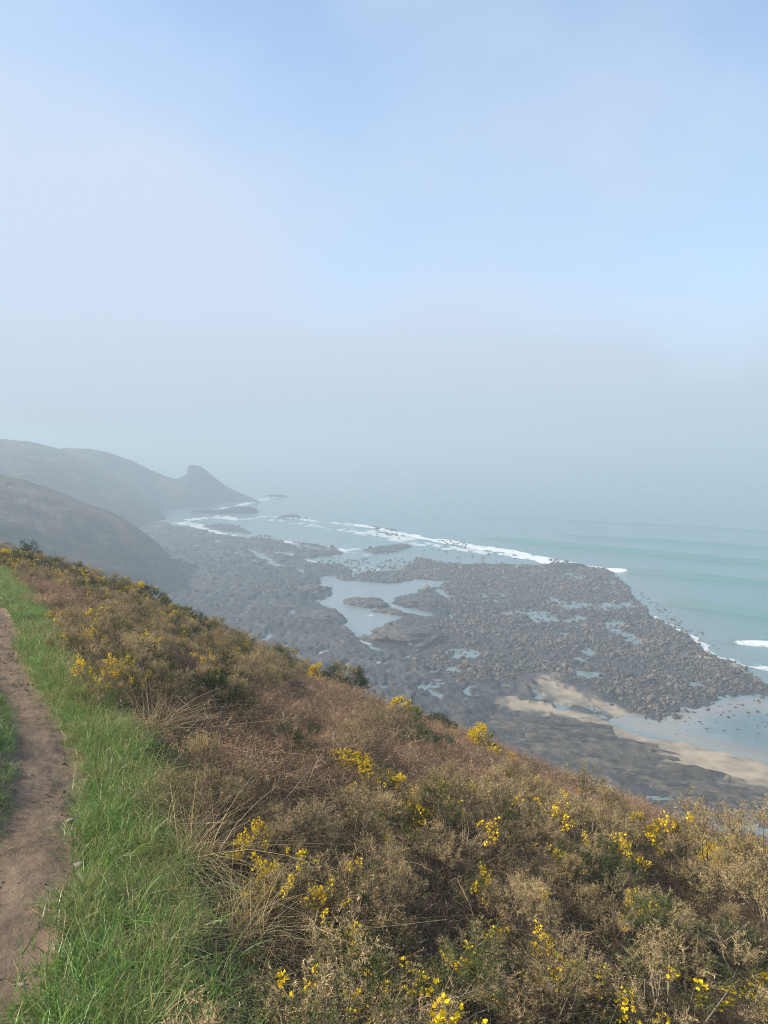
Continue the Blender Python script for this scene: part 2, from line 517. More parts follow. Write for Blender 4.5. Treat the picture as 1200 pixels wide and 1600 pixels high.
def polar_hill(name, crest, dc, front, back, mat, rough=1.0, nd=140, nth=210, dmin=90, gully=0.0, pivot=None, steep=0.0):
    """crest: photo points of the skyline; dc: their horizontal distances. Hill surface falls from the crest both ways."""
    t = [th_tan(*p) for p in crest]
    cth = np.array([a for a, b in t]); cz = np.array([b for a, b in t]) * np.array(dc)
    th = np.linspace(cth[0], cth[-1], nth)
    z0 = np.interp(th, cth, cz); d0 = np.interp(th, cth, np.array(dc, float))
    u = np.concatenate([np.linspace(0, 1, nd) ** .8, 1 + np.linspace(0, 1, 40)[1:] * .5])
    U, TT = np.meshgrid(u, th, indexing='ij')
    d0g = d0[None, :]; z0g = z0[None, :]
    dd = np.where(U <= 1, dmin + (d0g - dmin) * U, d0g + (U - 1) * 2 * 130)
    x, y = dd * np.sin(TT), dd * np.cos(TT)
    fr = np.maximum(d0g - dd, 0); bk = np.maximum(dd - d0g, 0)
    z = z0g - front * fr - steep * fr * fr / (fr + 40) - back * bk * bk / (bk + 25)
    am = np.minimum(sstep(0, 60, fr) + .22, 1)
    z = z + am * rough * (2.2 * fbm(x * .022, y * .022, 4, 41) + .9 * fbm(x * .1, y * .1, 4, 42))
    if gully: z = z - am * gully * np.maximum(ridged(x * .02 + 3, y * .008, 3, 44) - .2, 0) * 4
    z = z + .22 * fbm(x * .35, y * .35, 3, 47) * rough + am * rough * .8 * np.maximum(fbm(x * .16, y * .16, 4, 48), -.1)
    z = np.maximum(z + CAMZ, -2.2)
    me = mesh_np(name, np.stack([x, y, z], -1).reshape(-1, 3), grid_faces(*x.shape)[:, ::-1], mat, smooth=True)
    return tag(link(name, me), kind='structure')

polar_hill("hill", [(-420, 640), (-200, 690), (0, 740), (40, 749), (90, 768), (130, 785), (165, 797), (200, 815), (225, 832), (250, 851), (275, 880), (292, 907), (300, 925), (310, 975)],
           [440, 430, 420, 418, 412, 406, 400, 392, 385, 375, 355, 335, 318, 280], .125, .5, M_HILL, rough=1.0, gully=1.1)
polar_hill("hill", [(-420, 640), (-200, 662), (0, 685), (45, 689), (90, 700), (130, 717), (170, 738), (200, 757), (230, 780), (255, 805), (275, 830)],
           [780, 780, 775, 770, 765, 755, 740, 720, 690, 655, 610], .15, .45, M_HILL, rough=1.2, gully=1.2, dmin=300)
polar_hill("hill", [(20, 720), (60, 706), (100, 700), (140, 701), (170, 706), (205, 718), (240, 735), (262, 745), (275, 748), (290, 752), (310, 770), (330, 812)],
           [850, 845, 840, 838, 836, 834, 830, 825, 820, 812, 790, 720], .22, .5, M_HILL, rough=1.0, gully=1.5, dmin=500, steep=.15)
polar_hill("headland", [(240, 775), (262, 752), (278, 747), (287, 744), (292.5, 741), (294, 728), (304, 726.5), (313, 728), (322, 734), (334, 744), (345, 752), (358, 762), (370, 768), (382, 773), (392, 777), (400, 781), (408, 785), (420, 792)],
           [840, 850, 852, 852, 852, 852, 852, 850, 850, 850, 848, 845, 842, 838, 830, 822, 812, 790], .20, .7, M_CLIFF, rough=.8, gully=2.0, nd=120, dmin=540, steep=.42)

# ================================================================== foreshore
P_LAND = level_poly([(150, 790), (240, 813), (285, 822), (318, 831), (345, 836), (375, 841), (394, 842), (404, 836), (440, 842), (480, 850), (512, 857), (540, 863), (512, 868), (470, 872), (488, 878), (512, 883), (535, 884), (548, 896),
                     (580, 897), (628, 897), (640, 880), (660, 873), (700, 881), (745, 881), (800, 882), (845, 882), (872, 880), (905, 884), (940, 888), (956, 896), (965, 912), (988, 935), (1012, 957), (1050, 985), (1085, 1001), (1112, 1026), (1150, 1046), (1182, 1062), (1215, 1078), (1300, 1100),
                     (1300, 1420), (700, 1420), (300, 1250), (100, 1000)])
P_REEF = level_poly([(322, 823), (345, 819), (372, 824), (388, 830), (392, 834), (365, 832), (340, 829)])
P_REEF2 = level_poly([(572, 861), (600, 853), (635, 850), (642, 855), (620, 862), (590, 865)])
P_BOULD = level_poly([(555, 905), (640, 877), (662, 872), (700, 880), (745, 880), (800, 880), (845, 880), (872, 878), (905, 884), (942, 888), (960, 903), (988, 932), (1012, 955), (1050, 984), (1085, 1000), (1112, 1025), (1150, 1045), (1180, 1060), (1215, 1075), (1215, 1095), (1150, 1087), (1100, 1092), (1052, 1098), (1042, 1112), (1008, 1120), (980, 1108), (960, 1090), (930, 1075), (905, 1060), (870, 1055), (835, 1050), (760, 1070), (690, 1060), (640, 1020), (690, 990), (700, 960), (690, 930), (650, 918), (600, 906)])
P_POOL = level_poly([(497, 912), (520, 907), (560, 908), (620, 911), (655, 905), (692, 909), (680, 917), (662, 918), (648, 925), (628, 930), (614, 936), (618, 943), (640, 951), (676, 964), (662, 967), (640, 962), (626, 960), (620, 970), (606, 977), (595, 989), (580, 994), (560, 993), (550, 985), (545, 974), (530, 960), (510, 948), (496, 940), (515, 930), (516, 920)])
P_LAGOON = level_poly([(1050, 1106), (1110, 1097), (1160, 1090), (1300, 1100), (1300, 1235), (1200, 1198), (1150, 1183), (1090, 1169), (1040, 1155), (990, 1143), (960, 1132), (940, 1122), (960, 1116), (985, 1116), (1010, 1122), (1040, 1116)])
P_SAND = level_poly([(905, 1120), (960, 1130), (1040, 1150), (1090, 1164), (1150, 1180), (1300, 1220), (1300, 1300), (1200, 1252), (1150, 1228), (1090, 1215), (1052, 1205), (1025, 1188), (1003, 1172), (960, 1148), (910, 1140)])
P_SAND2 = level_poly([(835, 1062), (866, 1062), (905, 1082), (940, 1098), (985, 1112), (975, 1126), (925, 1112), (880, 1100), (845, 1085)])
P_SAND3 = level_poly([(790, 1092), (850, 1100), (900, 1118), (940, 1135), (900, 1135), (850, 1120), (800, 1108)])
P_SAND4 = level_poly([(1085, 1022), (1130, 1035), (1215, 1050), (1215, 1075), (1180, 1062), (1140, 1046)])
P_LEDGE = level_poly([(770, 1115), (830, 1105), (880, 1125), (940, 1143), (1000, 1168), (1010, 1190), (1060, 1204), (1110, 1217), (1215, 1252), (1215, 1330), (900, 1300), (760, 1180)])
POOLS = [level_poly(p) for p in (
    [(363, 862), (375, 865), (388, 872), (370, 868)], [(388, 858), (402, 860), (414, 866), (432, 880), (450, 888), (430, 886), (410, 874)],
    [(436, 862), (455, 863), (458, 868), (444, 867)], [(405, 838), (430, 840), (465, 848), (482, 860), (455, 850)], [(470, 848), (500, 857), (512, 862), (490, 858)],
    [(497, 904), (515, 901), (533, 904), (530, 908), (508, 910)], [(496, 961), (506, 958), (508, 964), (498, 967)], [(335, 842), (350, 846), (340, 850)],
    [(456, 888), (470, 892), (468, 898), (458, 894)], [(895, 1050), (925, 1050), (940, 1058), (910, 1062)],
    [(560, 1000), (580, 1004), (600, 1016), (580, 1010)], [(640, 984), (652, 990), (655, 996), (645, 992)], [(700, 1040), (718, 1040), (726, 1046), (708, 1047)], [(905, 1150), (925, 1160), (915, 1166), (900, 1160)],
    [(665, 918), (690, 922), (715, 935), (700, 936)])]

ths = np.radians(np.linspace(-33, 36, 650))
dep = np.concatenate([np.linspace(60 / 900., 60 / 600., 60), np.linspace(60 / 600., .47, 470)[1:], np.linspace(.47, .75, 60)[1:]])
ds = CAMZ / dep
FT, FD = np.meshgrid(ths, ds)
FX, FY = FD * np.sin(FT), FD * np.cos(FT)
# wobble the outlines
wx = FX + 2.6 * fbm(FX * .06, FY * .06, 4, 51) + .9 * fbm(FX * .35, FY * .35, 3, 52)
wy = FY + 2.6 * fbm(FX * .06 + 50, FY * .06, 4, 53) + .9 * fbm(FX * .35 + 50, FY * .35, 3, 54)
wy2 = FY + 5 * fbm(FX * .05 + 50, FY * .05, 4, 53) + 2.2 * fbm(FX * .3 + 50, FY * .3, 3, 54)
sd_land = np.maximum.reduce([sdf_poly(wx, wy2, P_LAND), sdf_poly(wx, wy, P_REEF), sdf_poly(wx, wy2, P_REEF2)])
sd_bould = sdf_poly(wx, wy, P_BOULD)
sd_pool = np.maximum.reduce([sdf_poly(wx, wy, P_POOL)] + [sdf_poly(wx, wy, p) for p in POOLS])
sd_lag = sdf_poly(wx, wy, P_LAGOON)
sd_sand = np.maximum.reduce([sdf_poly(wx, wy, P_SAND), sdf_poly(wx, wy2, P_SAND2) , sdf_poly(wx, wy2, P_SAND3), sdf_poly(wx, wy, P_SAND4)])
sd_ledge = sdf_poly(wx, wy, P_LEDGE)
near_k = sstep(420, 200, FD)
rockh = .55 + .55 * fbm(FX * .06, FY * .06, 4, 61) + .45 * ridged(FX * .16, FY * .16, 4, 62) * 1.0 + .45 * fbm(FX * .55, FY * .55, 3, 63) + .55 * (ridged(FX * .42, FY * .30, 3, 64) - .3)
sm_pools = sstep(.50, .72, fbm(FX * .30, FY * .15, 4, 66)) * sstep(1.5, 5, sd_land)      # small pools left among the rocks
rockh = rockh - 1.5 * sm_pools
led = .15 + .45 * (ridged(FX * .05 + FY * .02, FY * .22 + FX * .05, 4, 67)) + .4 * fbm(FX * .5, FY * .5, 3, 68)
in_ledge = sstep(-1.5, 2.5, sd_ledge); in_b = sstep(-2, 3, sd_bould); in_sand = sstep(-2.2, 2.4, sd_sand + 1.2 * fbm(FX * .5, FY * .5, 3, 74))
bh = .26 + .30 * fbm(FX * .07, FY * .07, 4, 71) - .60 * sstep(.34, .75, fbm(FX * .09 + 9, FY * .06, 4, 72))
h = rockh * (1 - in_b) + bh * in_b
h = h * (1 - in_ledge) + led * in_ledge
sand_z = .10 + .05 * fbm(FX * .05, FY * .05, 3, 73) + np.clip(-sd_lag, 0, 40) * .02
h = h * (1 - in_sand) + sand_z * in_sand
h = np.where(sd_land > 0, np.minimum(h, .05 + sd_land * .35 + np.maximum(h, 0) * .4), -.15 + sd_land * .2)
h = np.where(sd_land < 0, np.maximum(h, -2.4), h)
h = np.minimum(h, np.maximum(-sd_pool * .5 - .05, -.8))
h = np.minimum(h, np.maximum(-sd_lag * .06 - .02, -.6) + in_ledge * .8)
h = np.maximum(h, -2.4)
# colours of the shore itself
def lerp(a, b, t): return a + (np.array(b) - a) * t[..., None]
cn = fbm(FX * .05, FY * .05, 4, 75); cn2 = fbm(FX * .4, FY * .4, 4, 76)
fc = np.ones(FX.shape + (3,)) * np.array([.028, .027, .025])
fc = lerp(fc, (.048, .041, .034), sstep(-.2, .6, cn))
fc = lerp(fc, (.014, .016, .014), sstep(.0, .7, fbm(FX * .09 + 31, FY * .09, 4, 77)))
fc = lerp(fc, (.040, .034, .028), in_b * .7)
fc = lerp(fc, (.034, .032, .029), in_ledge * .7)
fc = lerp(fc, (.285, .225, .155), in_sand)
fc = lerp(fc, (.19, .16, .105), in_sand * sstep(.05, .5, fbm(FX * .16, FY * .3, 4, 78)) * (sdf_poly(wx, wy, P_SAND2) > 0))
pale = sstep(.25, .6, fbm(FX * .2, FY * .2, 3, 79)) * (1 - in_sand) * .22
fc = lerp(fc, (.15, .132, .108), pale)
fc = fc * (1 + .35 * np.clip(cn2, -1, 1))[..., None] * 1.0
M_SHORE, N, L, b, out = new_mat("foreshore_rock")
ca = N.new('ShaderNodeAttribute'); ca.attribute_name = 'col'
g = N.new('ShaderNodeNewGeometry'); nz = N.new('ShaderNodeTexNoise'); nz.inputs['Scale'].default_value = .9; nz.inputs['Detail'].default_value = 8; nz.inputs['Roughness'].default_value = .7
L.new(g.outputs['Position'], nz.inputs['Vector'])
mr = N.new('ShaderNodeMapRange'); mr.inputs['From Min'].default_value = .3; mr.inputs['From Max'].default_value = .7; mr.inputs['To Min'].default_value = .55; mr.inputs['To Max'].default_value = 1.5
L.new(nz.outputs['Fac'], mr.inputs['Value'])
sa = N.new('ShaderNodeAttribute'); sa.attribute_name = 'sand'
mr2 = N.new('ShaderNodeMix'); mr2.data_type = 'FLOAT'; L.new(sa.outputs['Fac'], mr2.inputs['Factor']); L.new(mr.outputs[0], mr2.inputs[2]); mr2.inputs[3].default_value = 1.0
vm = N.new('ShaderNodeVectorMath'); vm.operation = 'SCALE'; L.new(ca.outputs['Color'], vm.inputs[0]); L.new(mr2.outputs[0], vm.inputs['Scale'])
L.new(vm.outputs[0], b.inputs['Base Color']); b.inputs['Roughness'].default_value = .62; b.inputs['Specular IOR Level'].default_value = .4
bp = N.new('ShaderNodeBump'); bp.inputs['Distance'].default_value = .5
inv = N.new('ShaderNodeMath'); inv.operation = 'SUBTRACT'; inv.inputs[0].default_value = 1.0; L.new(sa.outputs['Fac'], inv.inputs[1]); L.new(inv.outputs[0], bp.inputs['Strength'])
L.new(nz.outputs['Fac'], bp.inputs['Height']); L.new(bp.outputs[0], b.inputs['Normal'])
me = mesh_np("foreshore", np.stack([FX, FY, h], -1).reshape(-1, 3), grid_faces(*FX.shape), M_SHORE, col=fc.reshape(-1, 3), attrs={'sand': in_sand.ravel()}, smooth=True)
tag(link("beach", me), kind='structure')
_fi = lambda a: a   # lookup of shore height by polar bilinear nearest
def shore_at(x, y, field):
    th = np.arctan2(x, y); d = np.hypot(x, y)
    ci = np.clip(np.round((th - ths[0]) / (ths[1] - ths[0])).astype(int), 0, len(ths) - 1)
    ri = np.clip(np.searchsorted(-ds, -d), 0, len(ds) - 1)
    return field[ri, ci]

# ================================================================== sea
dep_s = np.concatenate([np.geomspace(60 / 6000., 60 / 1200., 50), np.linspace(60 / 1200., .105, 110)[1:], np.linspace(.105, .30, 400)[1:], np.linspace(.30, .70, 120)[1:]])
dsea = CAMZ / dep_s
thse = np.radians(np.concatenate([np.linspace(-40, -30, 12), np.linspace(-29.5, 29.5, 470), np.linspace(30, 62, 50)]))
ST, SD = np.meshgrid(thse, dsea)
SX, SY = SD * np.sin(ST), SD * np.cos(ST)
sz = np.zeros(SX.shape)
# gentle swell, aligned with the breaking lines
CRESTS = [  # photo points of the swell crests, height, half-width
    ([(700, 836), (780, 843), (880, 853), (1000, 864), (1100, 874), (1300, 889)], 1.2, 7.0),
    ([(930, 886), (965, 892), (1030, 897), (1100, 904), (1200, 913), (1330, 925)], 1.25, 5.5),
    ([(1000, 938), (1045, 943), (1090, 948), (1150, 957), (1210, 966), (1330, 980)], 1.25, 4.5),
    ([(820, 832), (920, 840), (1050, 848), (1200, 858), (1340, 868)], .8, 9.0),
    ([(760, 806), (900, 815), (1050, 822), (1300, 838)], .7, 12.0),
    ([(1090, 998), (1140, 1004), (1200, 1008), (1330, 1020)], .6, 3.5),
]
for pts, H, wd in CRESTS:
    ln = smooth_line(resample(level_poly(pts), 40), 4)
    d_, t_, s_ = sd_line(SX, SY, ln)
    sgn = d_ * s_                                  # + seaward (line runs left to right; left of it is away)
    endf = sstep(0, .28, t_)
    wob = 1 + .25 * fbm(SX * .03, SY * .03, 2, 81)
    prof = np.where(sgn > 0, np.exp(-(sgn / (wd * 1.5)) ** 2), np.exp(-(sgn / (wd * .34)) ** 2))
    sz += 1.75 * H * wob * endf * prof
open_sea = sstep(3, 25, -np.maximum(sdf_poly(SX, SY, P_LAND), -80)) 
sz += open_sea * (.10 * fbm(SX * .03, SY * .05, 3, 83) + .05 * fbm(SX * .2, SY * .25, 3, 84)) * sstep(2500, 700, SD)
# foam
def strip(pts, w0, w1=None):
    ln = smooth_line(resample(level_poly(pts), 40), 2)
    d_, t_, s_ = sd_line(SX + 1.5 * fbm(SX * .1, SY * .1, 3, 91), SY + 4 * fbm(SX * .06, SY * .06, 3, 92), ln)
    ww = w0 + ((w1 if w1 is not None else w0) - w0) * t_
    return np.clip(1.25 - d_ / ww, 0, 1)
foam_n = .5 + .5 * fbm(SX * .22, SY * .12, 5, 93); foam_n2 = .5 + .5 * fbm(SX * .05, SY * .04, 4, 94)
strong = np.maximum.reduce([strip([(560, 820), (598, 828), (640, 837), (690, 845)], 4, 6), strip([(680, 843), (740, 853), (790, 862), (860, 876)], 8, 9), .8 * strip([(545, 818), (640, 836), (740, 852), (850, 873), (965, 893)], 4.5, 4.5), strip([(850, 873), (890, 880), (925, 886), (962, 892)], 6, 3.5)])
weak = np.maximum.reduce([strip([(1142, 1005), (1170, 1007), (1230, 1011)], 2.5, 6), .8 * strip([(600, 840), (700, 856), (800, 868), (862, 880)], 14, 10), .7 * strip([(420, 812), (500, 822), (580, 834), (640, 846)], 12, 14), strip([(285, 817), (310, 822), (330, 832), (360, 838), (398, 842)], 12, 9), strip([(340, 806), (380, 812), (420, 806), (450, 808), (500, 815), (560, 821)], 9, 8), strip([(330, 800), (380, 788), (420, 778), (440, 775)], 12, 9),
                          strip([(590, 830), (600, 838), (630, 842)], 14, 14), strip([(1020, 965), (1060, 988), (1090, 1002), (1120, 1030)], 4, 3), strip([(1110, 1026), (1140, 1034), (1200, 1042)], 1.6, 1.6),
                          strip([(300, 812), (340, 808), (370, 812)], 14, 10), strip([(520, 855), (535, 862), (560, 858)], 5, 5), strip([(400, 842), (440, 846), (470, 850)], 5, 4)])
foam = np.clip(sstep(.25, .62, strong * (.35 + 1.1 * foam_n)) * .95 + .75 * sstep(.42, .8, weak * (.3 + 1.2 * foam_n)), 0, 1)
foam = np.maximum(foam, .5 * sstep(.66, .9, foam_n * .6 + foam_n2 * .5) * sstep(-70, -8, sdf_poly(SX, SY, P_LAND)) * (SX < 0))
shal = np.maximum(sstep(-45, 3, sdf_poly(SX, SY, P_LAND)) * .9, 0)
lag = sstep(-1, 3, np.maximum(sdf_poly(SX, SY, P_LAGOON), sdf_poly(SX, SY, P_POOL)))
rightw = sstep(100, 260, SX)
scol = np.ones(SX.shape + (3,)) * np.array([.072, .176, .176])
scol = lerp(scol, (.085, .205, .195), sstep(380, 220, SD) * rightw)
scol = lerp(scol, (.135, .185, .188), shal * (1 - rightw * .6))
scol = lerp(scol, (.18, .22, .24), lag)
lg = sstep(-1, 4, sdf_poly(SX, SY, P_LAGOON)); scol = lerp(scol, (.085, .14, .155), lg * sstep(-.3, .5, fbm(SX * .05, SY * .05, 3, 96) + sstep(70, 110, SX) * .5))
scol = lerp(scol, (.25, .205, .15), lg * sstep(14, 0, sdf_poly(SX, SY, P_LAGOON)) * (SY < 210) * .7)
scol = scol * (1 + .06 * fbm(SX * .02, SY * .05, 3, 97))[..., None]
sz = sz * (1 - lag)
M_SEA, N, L, b, out = new_mat("sea_water")
ca = N.new('ShaderNodeAttribute'); ca.attribute_name = 'col'
fa = N.new('ShaderNodeAttribute'); fa.attribute_name = 'foam'
g = N.new('ShaderNodeNewGeometry')
fn = N.new('ShaderNodeTexNoise'); fn.inputs['Scale'].default_value = .7; fn.inputs['Detail'].default_value = 7; fn.inputs['Roughness'].default_value = .7
L.new(g.outputs['Position'], fn.inputs['Vector'])
ma = N.new('ShaderNodeMath'); ma.operation = 'MULTIPLY_ADD'; L.new(fn.outputs['Fac'], ma.inputs[0]); ma.inputs[1].default_value = 1.5; ma.inputs[2].default_value = -.75
ad = N.new('ShaderNodeMath'); ad.operation = 'ADD'; L.new(fa.outputs['Fac'], ad.inputs[0]); L.new(ma.outputs[0], ad.inputs[1])
fr = N.new('ShaderNodeMapRange'); fr.inputs['From Min'].default_value = .22; fr.inputs['From Max'].default_value = 1.0; L.new(ad.outputs[0], fr.inputs['Value'])
mx = N.new('ShaderNodeMix'); mx.data_type = 'RGBA'; L.new(fr.outputs[0], mx.inputs['Factor']); L.new(ca.outputs['Color'], mx.inputs['A']); mx.inputs['B'].default_value = (.78, .80, .80, 1)
L.new(mx.outputs['Result'], b.inputs['Base Color'])
rm = N.new('ShaderNodeMix'); rm.data_type = 'FLOAT'; L.new(fr.outputs[0], rm.inputs['Factor']); rm.inputs[2].default_value = .16; rm.inputs[3].default_value = .8
L.new(rm.outputs[0], b.inputs['Roughness']); b.inputs['IOR'].default_value = 1.33
wv = N.new('ShaderNodeTexNoise'); wv.inputs['Scale'].default_value = .9; wv.inputs['Detail'].default_value = 6
mp = N.new('ShaderNodeMapping'); mp.inputs['Scale'].default_value = (.6, 1.2, 1); mp.inputs['Rotation'].default_value = (0, 0, R(-20)); L.new(g.outputs['Position'], mp.inputs[0]); L.new(mp.outputs[0], wv.inputs['Vector'])
bp = N.new('ShaderNodeBump'); bp.inputs['Distance'].default_value = .22; bp.inputs['Strength'].default_value = .6; L.new(wv.outputs['Fac'], bp.inputs['Height']); L.new(bp.outputs[0], b.inputs['Normal'])
me = mesh_np("sea", np.stack([SX, SY, sz], -1).reshape(-1, 3), grid_faces(*SX.shape), M_SEA, col=scol.reshape(-1, 3), attrs={'foam': foam.ravel()}, smooth=True)
tag(link("sea", me), kind='structure')

# ================================================================== haze box
def box_mesh(name, lo, hi, mat):
    x0, y0, z0 = lo; x1, y1, z1 = hi
    v = [(x0, y0, z0), (x1, y0, z0), (x1, y1, z0), (x0, y1, z0), (x0, y0, z1), (x1, y0, z1), (x1, y1, z1), (x0, y1, z1)]
    f = [(0, 3, 2, 1), (4, 5, 6, 7), (0, 1, 5, 4), (1, 2, 6, 5), (2, 3, 7, 6), (3, 0, 4, 7)]
    return mesh_np(name, np.array(v, float), np.array(f), mat)
M_HAZE = bpy.data.materials.new("sea_haze"); M_HAZE.use_nodes = True
nt = M_HAZE.node_tree; nt.nodes.clear()
ho = nt.nodes.new('ShaderNodeOutputMaterial'); hv = nt.nodes.new('ShaderNodeVolumePrincipled')
hv.inputs['Density'].default_value = HAZE_DENSITY; hv.inputs['Color'].default_value = HAZE_COLOR; hv.inputs['Anisotropy'].default_value = 0.1
nt.links.new(hv.outputs[0], ho.inputs['Volume'])
hz = link("haze", box_mesh("haze", (-4200, -260, -4.0), (5600, 6200, CAMZ + 32), M_HAZE))
tag(hz, kind='stuff')

# ================================================================== rocks
def ico(sub=1):
    import bmesh
    bm = bmesh.new(); bmesh.ops.create_icosphere(bm, subdivisions=sub, radius=1.0)
    v = np.array([q.co[:] for q in bm.verts]); f = np.array([[q.index for q in p.verts] for p in bm.faces]); bm.free()
    return v, f
ICO1 = ico(2); ICO2 = ico(5)
def rock_mesh(name, seed, mat, sx=1, sy=1, sz=.7, base=ICO1, amp=.22, facet=6):
    rng = np.random.default_rng(seed)
    v, f = base; v = v.copy()
    for _ in range(facet):                       # cut a few flat faces
        n = rng.normal(size=3); n /= np.linalg.norm(n); c = rng.uniform(.42, .80)
        dd = v @ n - c; v = v - np.maximum(dd, 0)[:, None] * n
    r = 1 + amp * fbm(v[:, 0] * 1.3 + seed, v[:, 1] * 1.3 + v[:, 2] * 1.7, 3, seed % 50)
    v = v * r[:, None] * np.array([sx, sy, sz])
    return mesh_np(name, v, f, mat)
BOULD = [rock_mesh("boulder", 100 + k, M_BOULDER, RNG.uniform(.85, 1.5), RNG.uniform(.6, .95), RNG.uniform(.55, .85), facet=9) for k in range(8)]

# ---- geometry-nodes scatter for uncountable cover
def gn_scatter(name, metas, pts, rots, scales, idx):
    me = bpy.data.meshes.new(name)
    n = len(pts)
    me.vertices.add(n); me.vertices.foreach_set('co', np.ascontiguousarray(pts, dtype=np.float32).ravel())
    a = me.attributes.new('rot', 'FLOAT_VECTOR', 'POINT'); a.data.foreach_set('vector', np.ascontiguousarray(rots, dtype=np.float32).ravel())
    sc = np.asarray(scales, dtype=np.float32)
    if sc.ndim == 1: sc = np.repeat(sc[:, None], 3, 1)
    a = me.attributes.new('scl', 'FLOAT_VECTOR', 'POINT'); a.data.foreach_set('vector', np.ascontiguousarray(sc).ravel())
    a = me.attributes.new('idx', 'INT', 'POINT'); a.data.foreach_set('value', np.ascontiguousarray(idx, dtype=np.int32))
    o = link(name, me)
    ng = bpy.data.node_groups.new(name + "_scatter", 'GeometryNodeTree')
    ng.interface.new_socket('Geometry', in_out='INPUT', socket_type='NodeSocketGeometry')
    ng.interface.new_socket('Geometry', in_out='OUTPUT', socket_type='NodeSocketGeometry')
    N, L = ng.nodes, ng.links
    gi = N.new('NodeGroupInput'); go = N.new('NodeGroupOutput')
    g2i = N.new('GeometryNodeGeometryToInstance')
    for m_ in reversed(metas):
        po = bpy.data.objects.new(name + "_pattern", m_)       # pattern, not linked to the scene
        oi = N.new('GeometryNodeObjectInfo'); oi.inputs['Object'].default_value = po
        oi.inputs['As Instance'].default_value = False
        L.new(oi.outputs['Geometry'], g2i.inputs[0])
    def attr(nm, dt):
        q = N.new('GeometryNodeInputNamedAttribute'); q.data_type = dt; q.inputs['Name'].default_value = nm; return q.outputs['Attribute']
    ip = N.new('GeometryNodeInstanceOnPoints')
    L.new(gi.outputs[0], ip.inputs['Points']); L.new(g2i.outputs[0], ip.inputs['Instance'])
    ip.inputs['Pick Instance'].default_value = True
    L.new(attr('idx', 'INT'), ip.inputs['Instance Index']); L.new(attr('rot', 'FLOAT_VECTOR'), ip.inputs['Rotation']); L.new(attr('scl', 'FLOAT_VECTOR'), ip.inputs['Scale'])
    L.new(ip.outputs[0], go.inputs[0])
    md = o.modifiers.new("scatter", 'NODES'); md.node_group = ng
    return tag(o, kind='stuff')

# boulders: dense field, plus a thinner rubble over the dark western platform
def sample_sector(n, d0, d1, a0, a1, rng, power=.5):
    th = np.radians(rng.uniform(a0, a1, n)); d = (d0 ** 2 + rng.random(n) * (d1 ** 2 - d0 ** 2)) ** power
    return d * np.sin(th), d * np.cos(th)
rb = np.random.default_rng(21)
x, y = sample_sector(300000, 118, 470, -14, 29, rb)
sb = shore_at(x, y, sd_bould); sp_ = shore_at(x, y, sd_pool); hh = shore_at(x, y, h)
keep = (sb > rb.normal(0, 1.6, len(x))) & ((sp_ < rb.normal(-.3, .9, len(x))) | (rb.random(len(x)) < .07)) & (rb.random(len(x)) < .50 * (.30 + .70 * sstep(-.55, .0, fbm(x * .07 + 17, y * .07, 4, 103))) * np.clip(.35 + (hh + .5) * 1.1, .08, 1))
bx, by, bh_ = x[keep], y[keep], hh[keep]
bs = np.clip(np.exp(rb.normal(-1.02, .50, len(bx))), .16, 1.5)
# rubble
x, y = sample_sector(330000, 118, 620, -24, 14, rb, .6)
sl = shore_at(x, y, sd_land); sb = shore_at(x, y, sd_bould); sp_ = shore_at(x, y, sd_pool); hh = shore_at(x, y, h); ss_ = shore_at(x, y, sd_sand)
keep = (sl > 0) & (sb < 0) & (sp_ < rb.normal(-.1, .9, len(x))) & (ss_ < rb.normal(-.6, .7, len(x))) & (hh > -.2) & (rb.random(len(x)) < .20 * sstep(-.6, .2, fbm(x * .06, y * .06, 3, 101)))
rx, ry, rh = x[keep], y[keep], hh[keep]; rs = np.clip(np.exp(rb.normal(-.42, .45, len(rx))), .25, 1.9)
# scattered stones standing in the lagoon, bay and surf
def scatter_px(poly, n, smin, smax, lo=-1.0):
    P = level_poly(poly); x0, y0 = P.min(0); x1, y1 = P.max(0)
    xx = rb.uniform(x0, x1, n * 4); yy = rb.uniform(y0, y1, n * 4); m_ = sdf_poly(xx, yy, P) > 0
    xx, yy = xx[m_][:n], yy[m_][:n]
    return xx, yy, np.full(len(xx), -.15), rb.uniform(smin, smax, len(xx)) * rb.uniform(.5, 1, len(xx))
st = [scatter_px([(500, 876), (560, 872), (630, 872), (640, 880), (628, 897), (560, 896), (520, 886)], 170, .4, 1.3), scatter_px([(575, 862), (600, 853), (640, 850), (645, 858), (600, 866)], 150, .5, 1.5), scatter_px([(640, 850), (760, 856), (850, 876), (860, 884), (660, 872)], 90, .4, 1.1),
      scatter_px([(1050, 1106), (1215, 1090), (1215, 1120), (1090, 1125), (980, 1122)], 70, .25, .7), scatter_px([(960, 1120), (1080, 1125), (1215, 1125), (1215, 1160), (1120, 1160), (1000, 1142)], 70, .2, .5), scatter_px([(585, 822), (615, 824), (625, 842), (590, 838)], 40, .7, 2.0), scatter_px([(680, 842), (735, 848), (730, 856), (690, 850)], 40, .6, 1.6),
      scatter_px([(850, 872), (900, 880), (925, 893), (870, 884)], 40, .6, 1.5), scatter_px([(965, 900), (1060, 985), (1120, 1020), (1130, 1010), (1060, 965), (990, 915)], 120, .3, .8), scatter_px([(410, 772), (440, 772), (440, 778), (415, 780)], 14, 1.0, 2.6), scatter_px([(430, 805), (480, 806), (480, 812), (430, 812)], 12, .8, 2.4), scatter_px([(820, 1060), (900, 1050), (980, 1110), (900, 1125)], 90, .25, .6),
      scatter_px([(330, 798), (400, 780), (405, 788), (340, 808)], 40, .8, 2.2)]
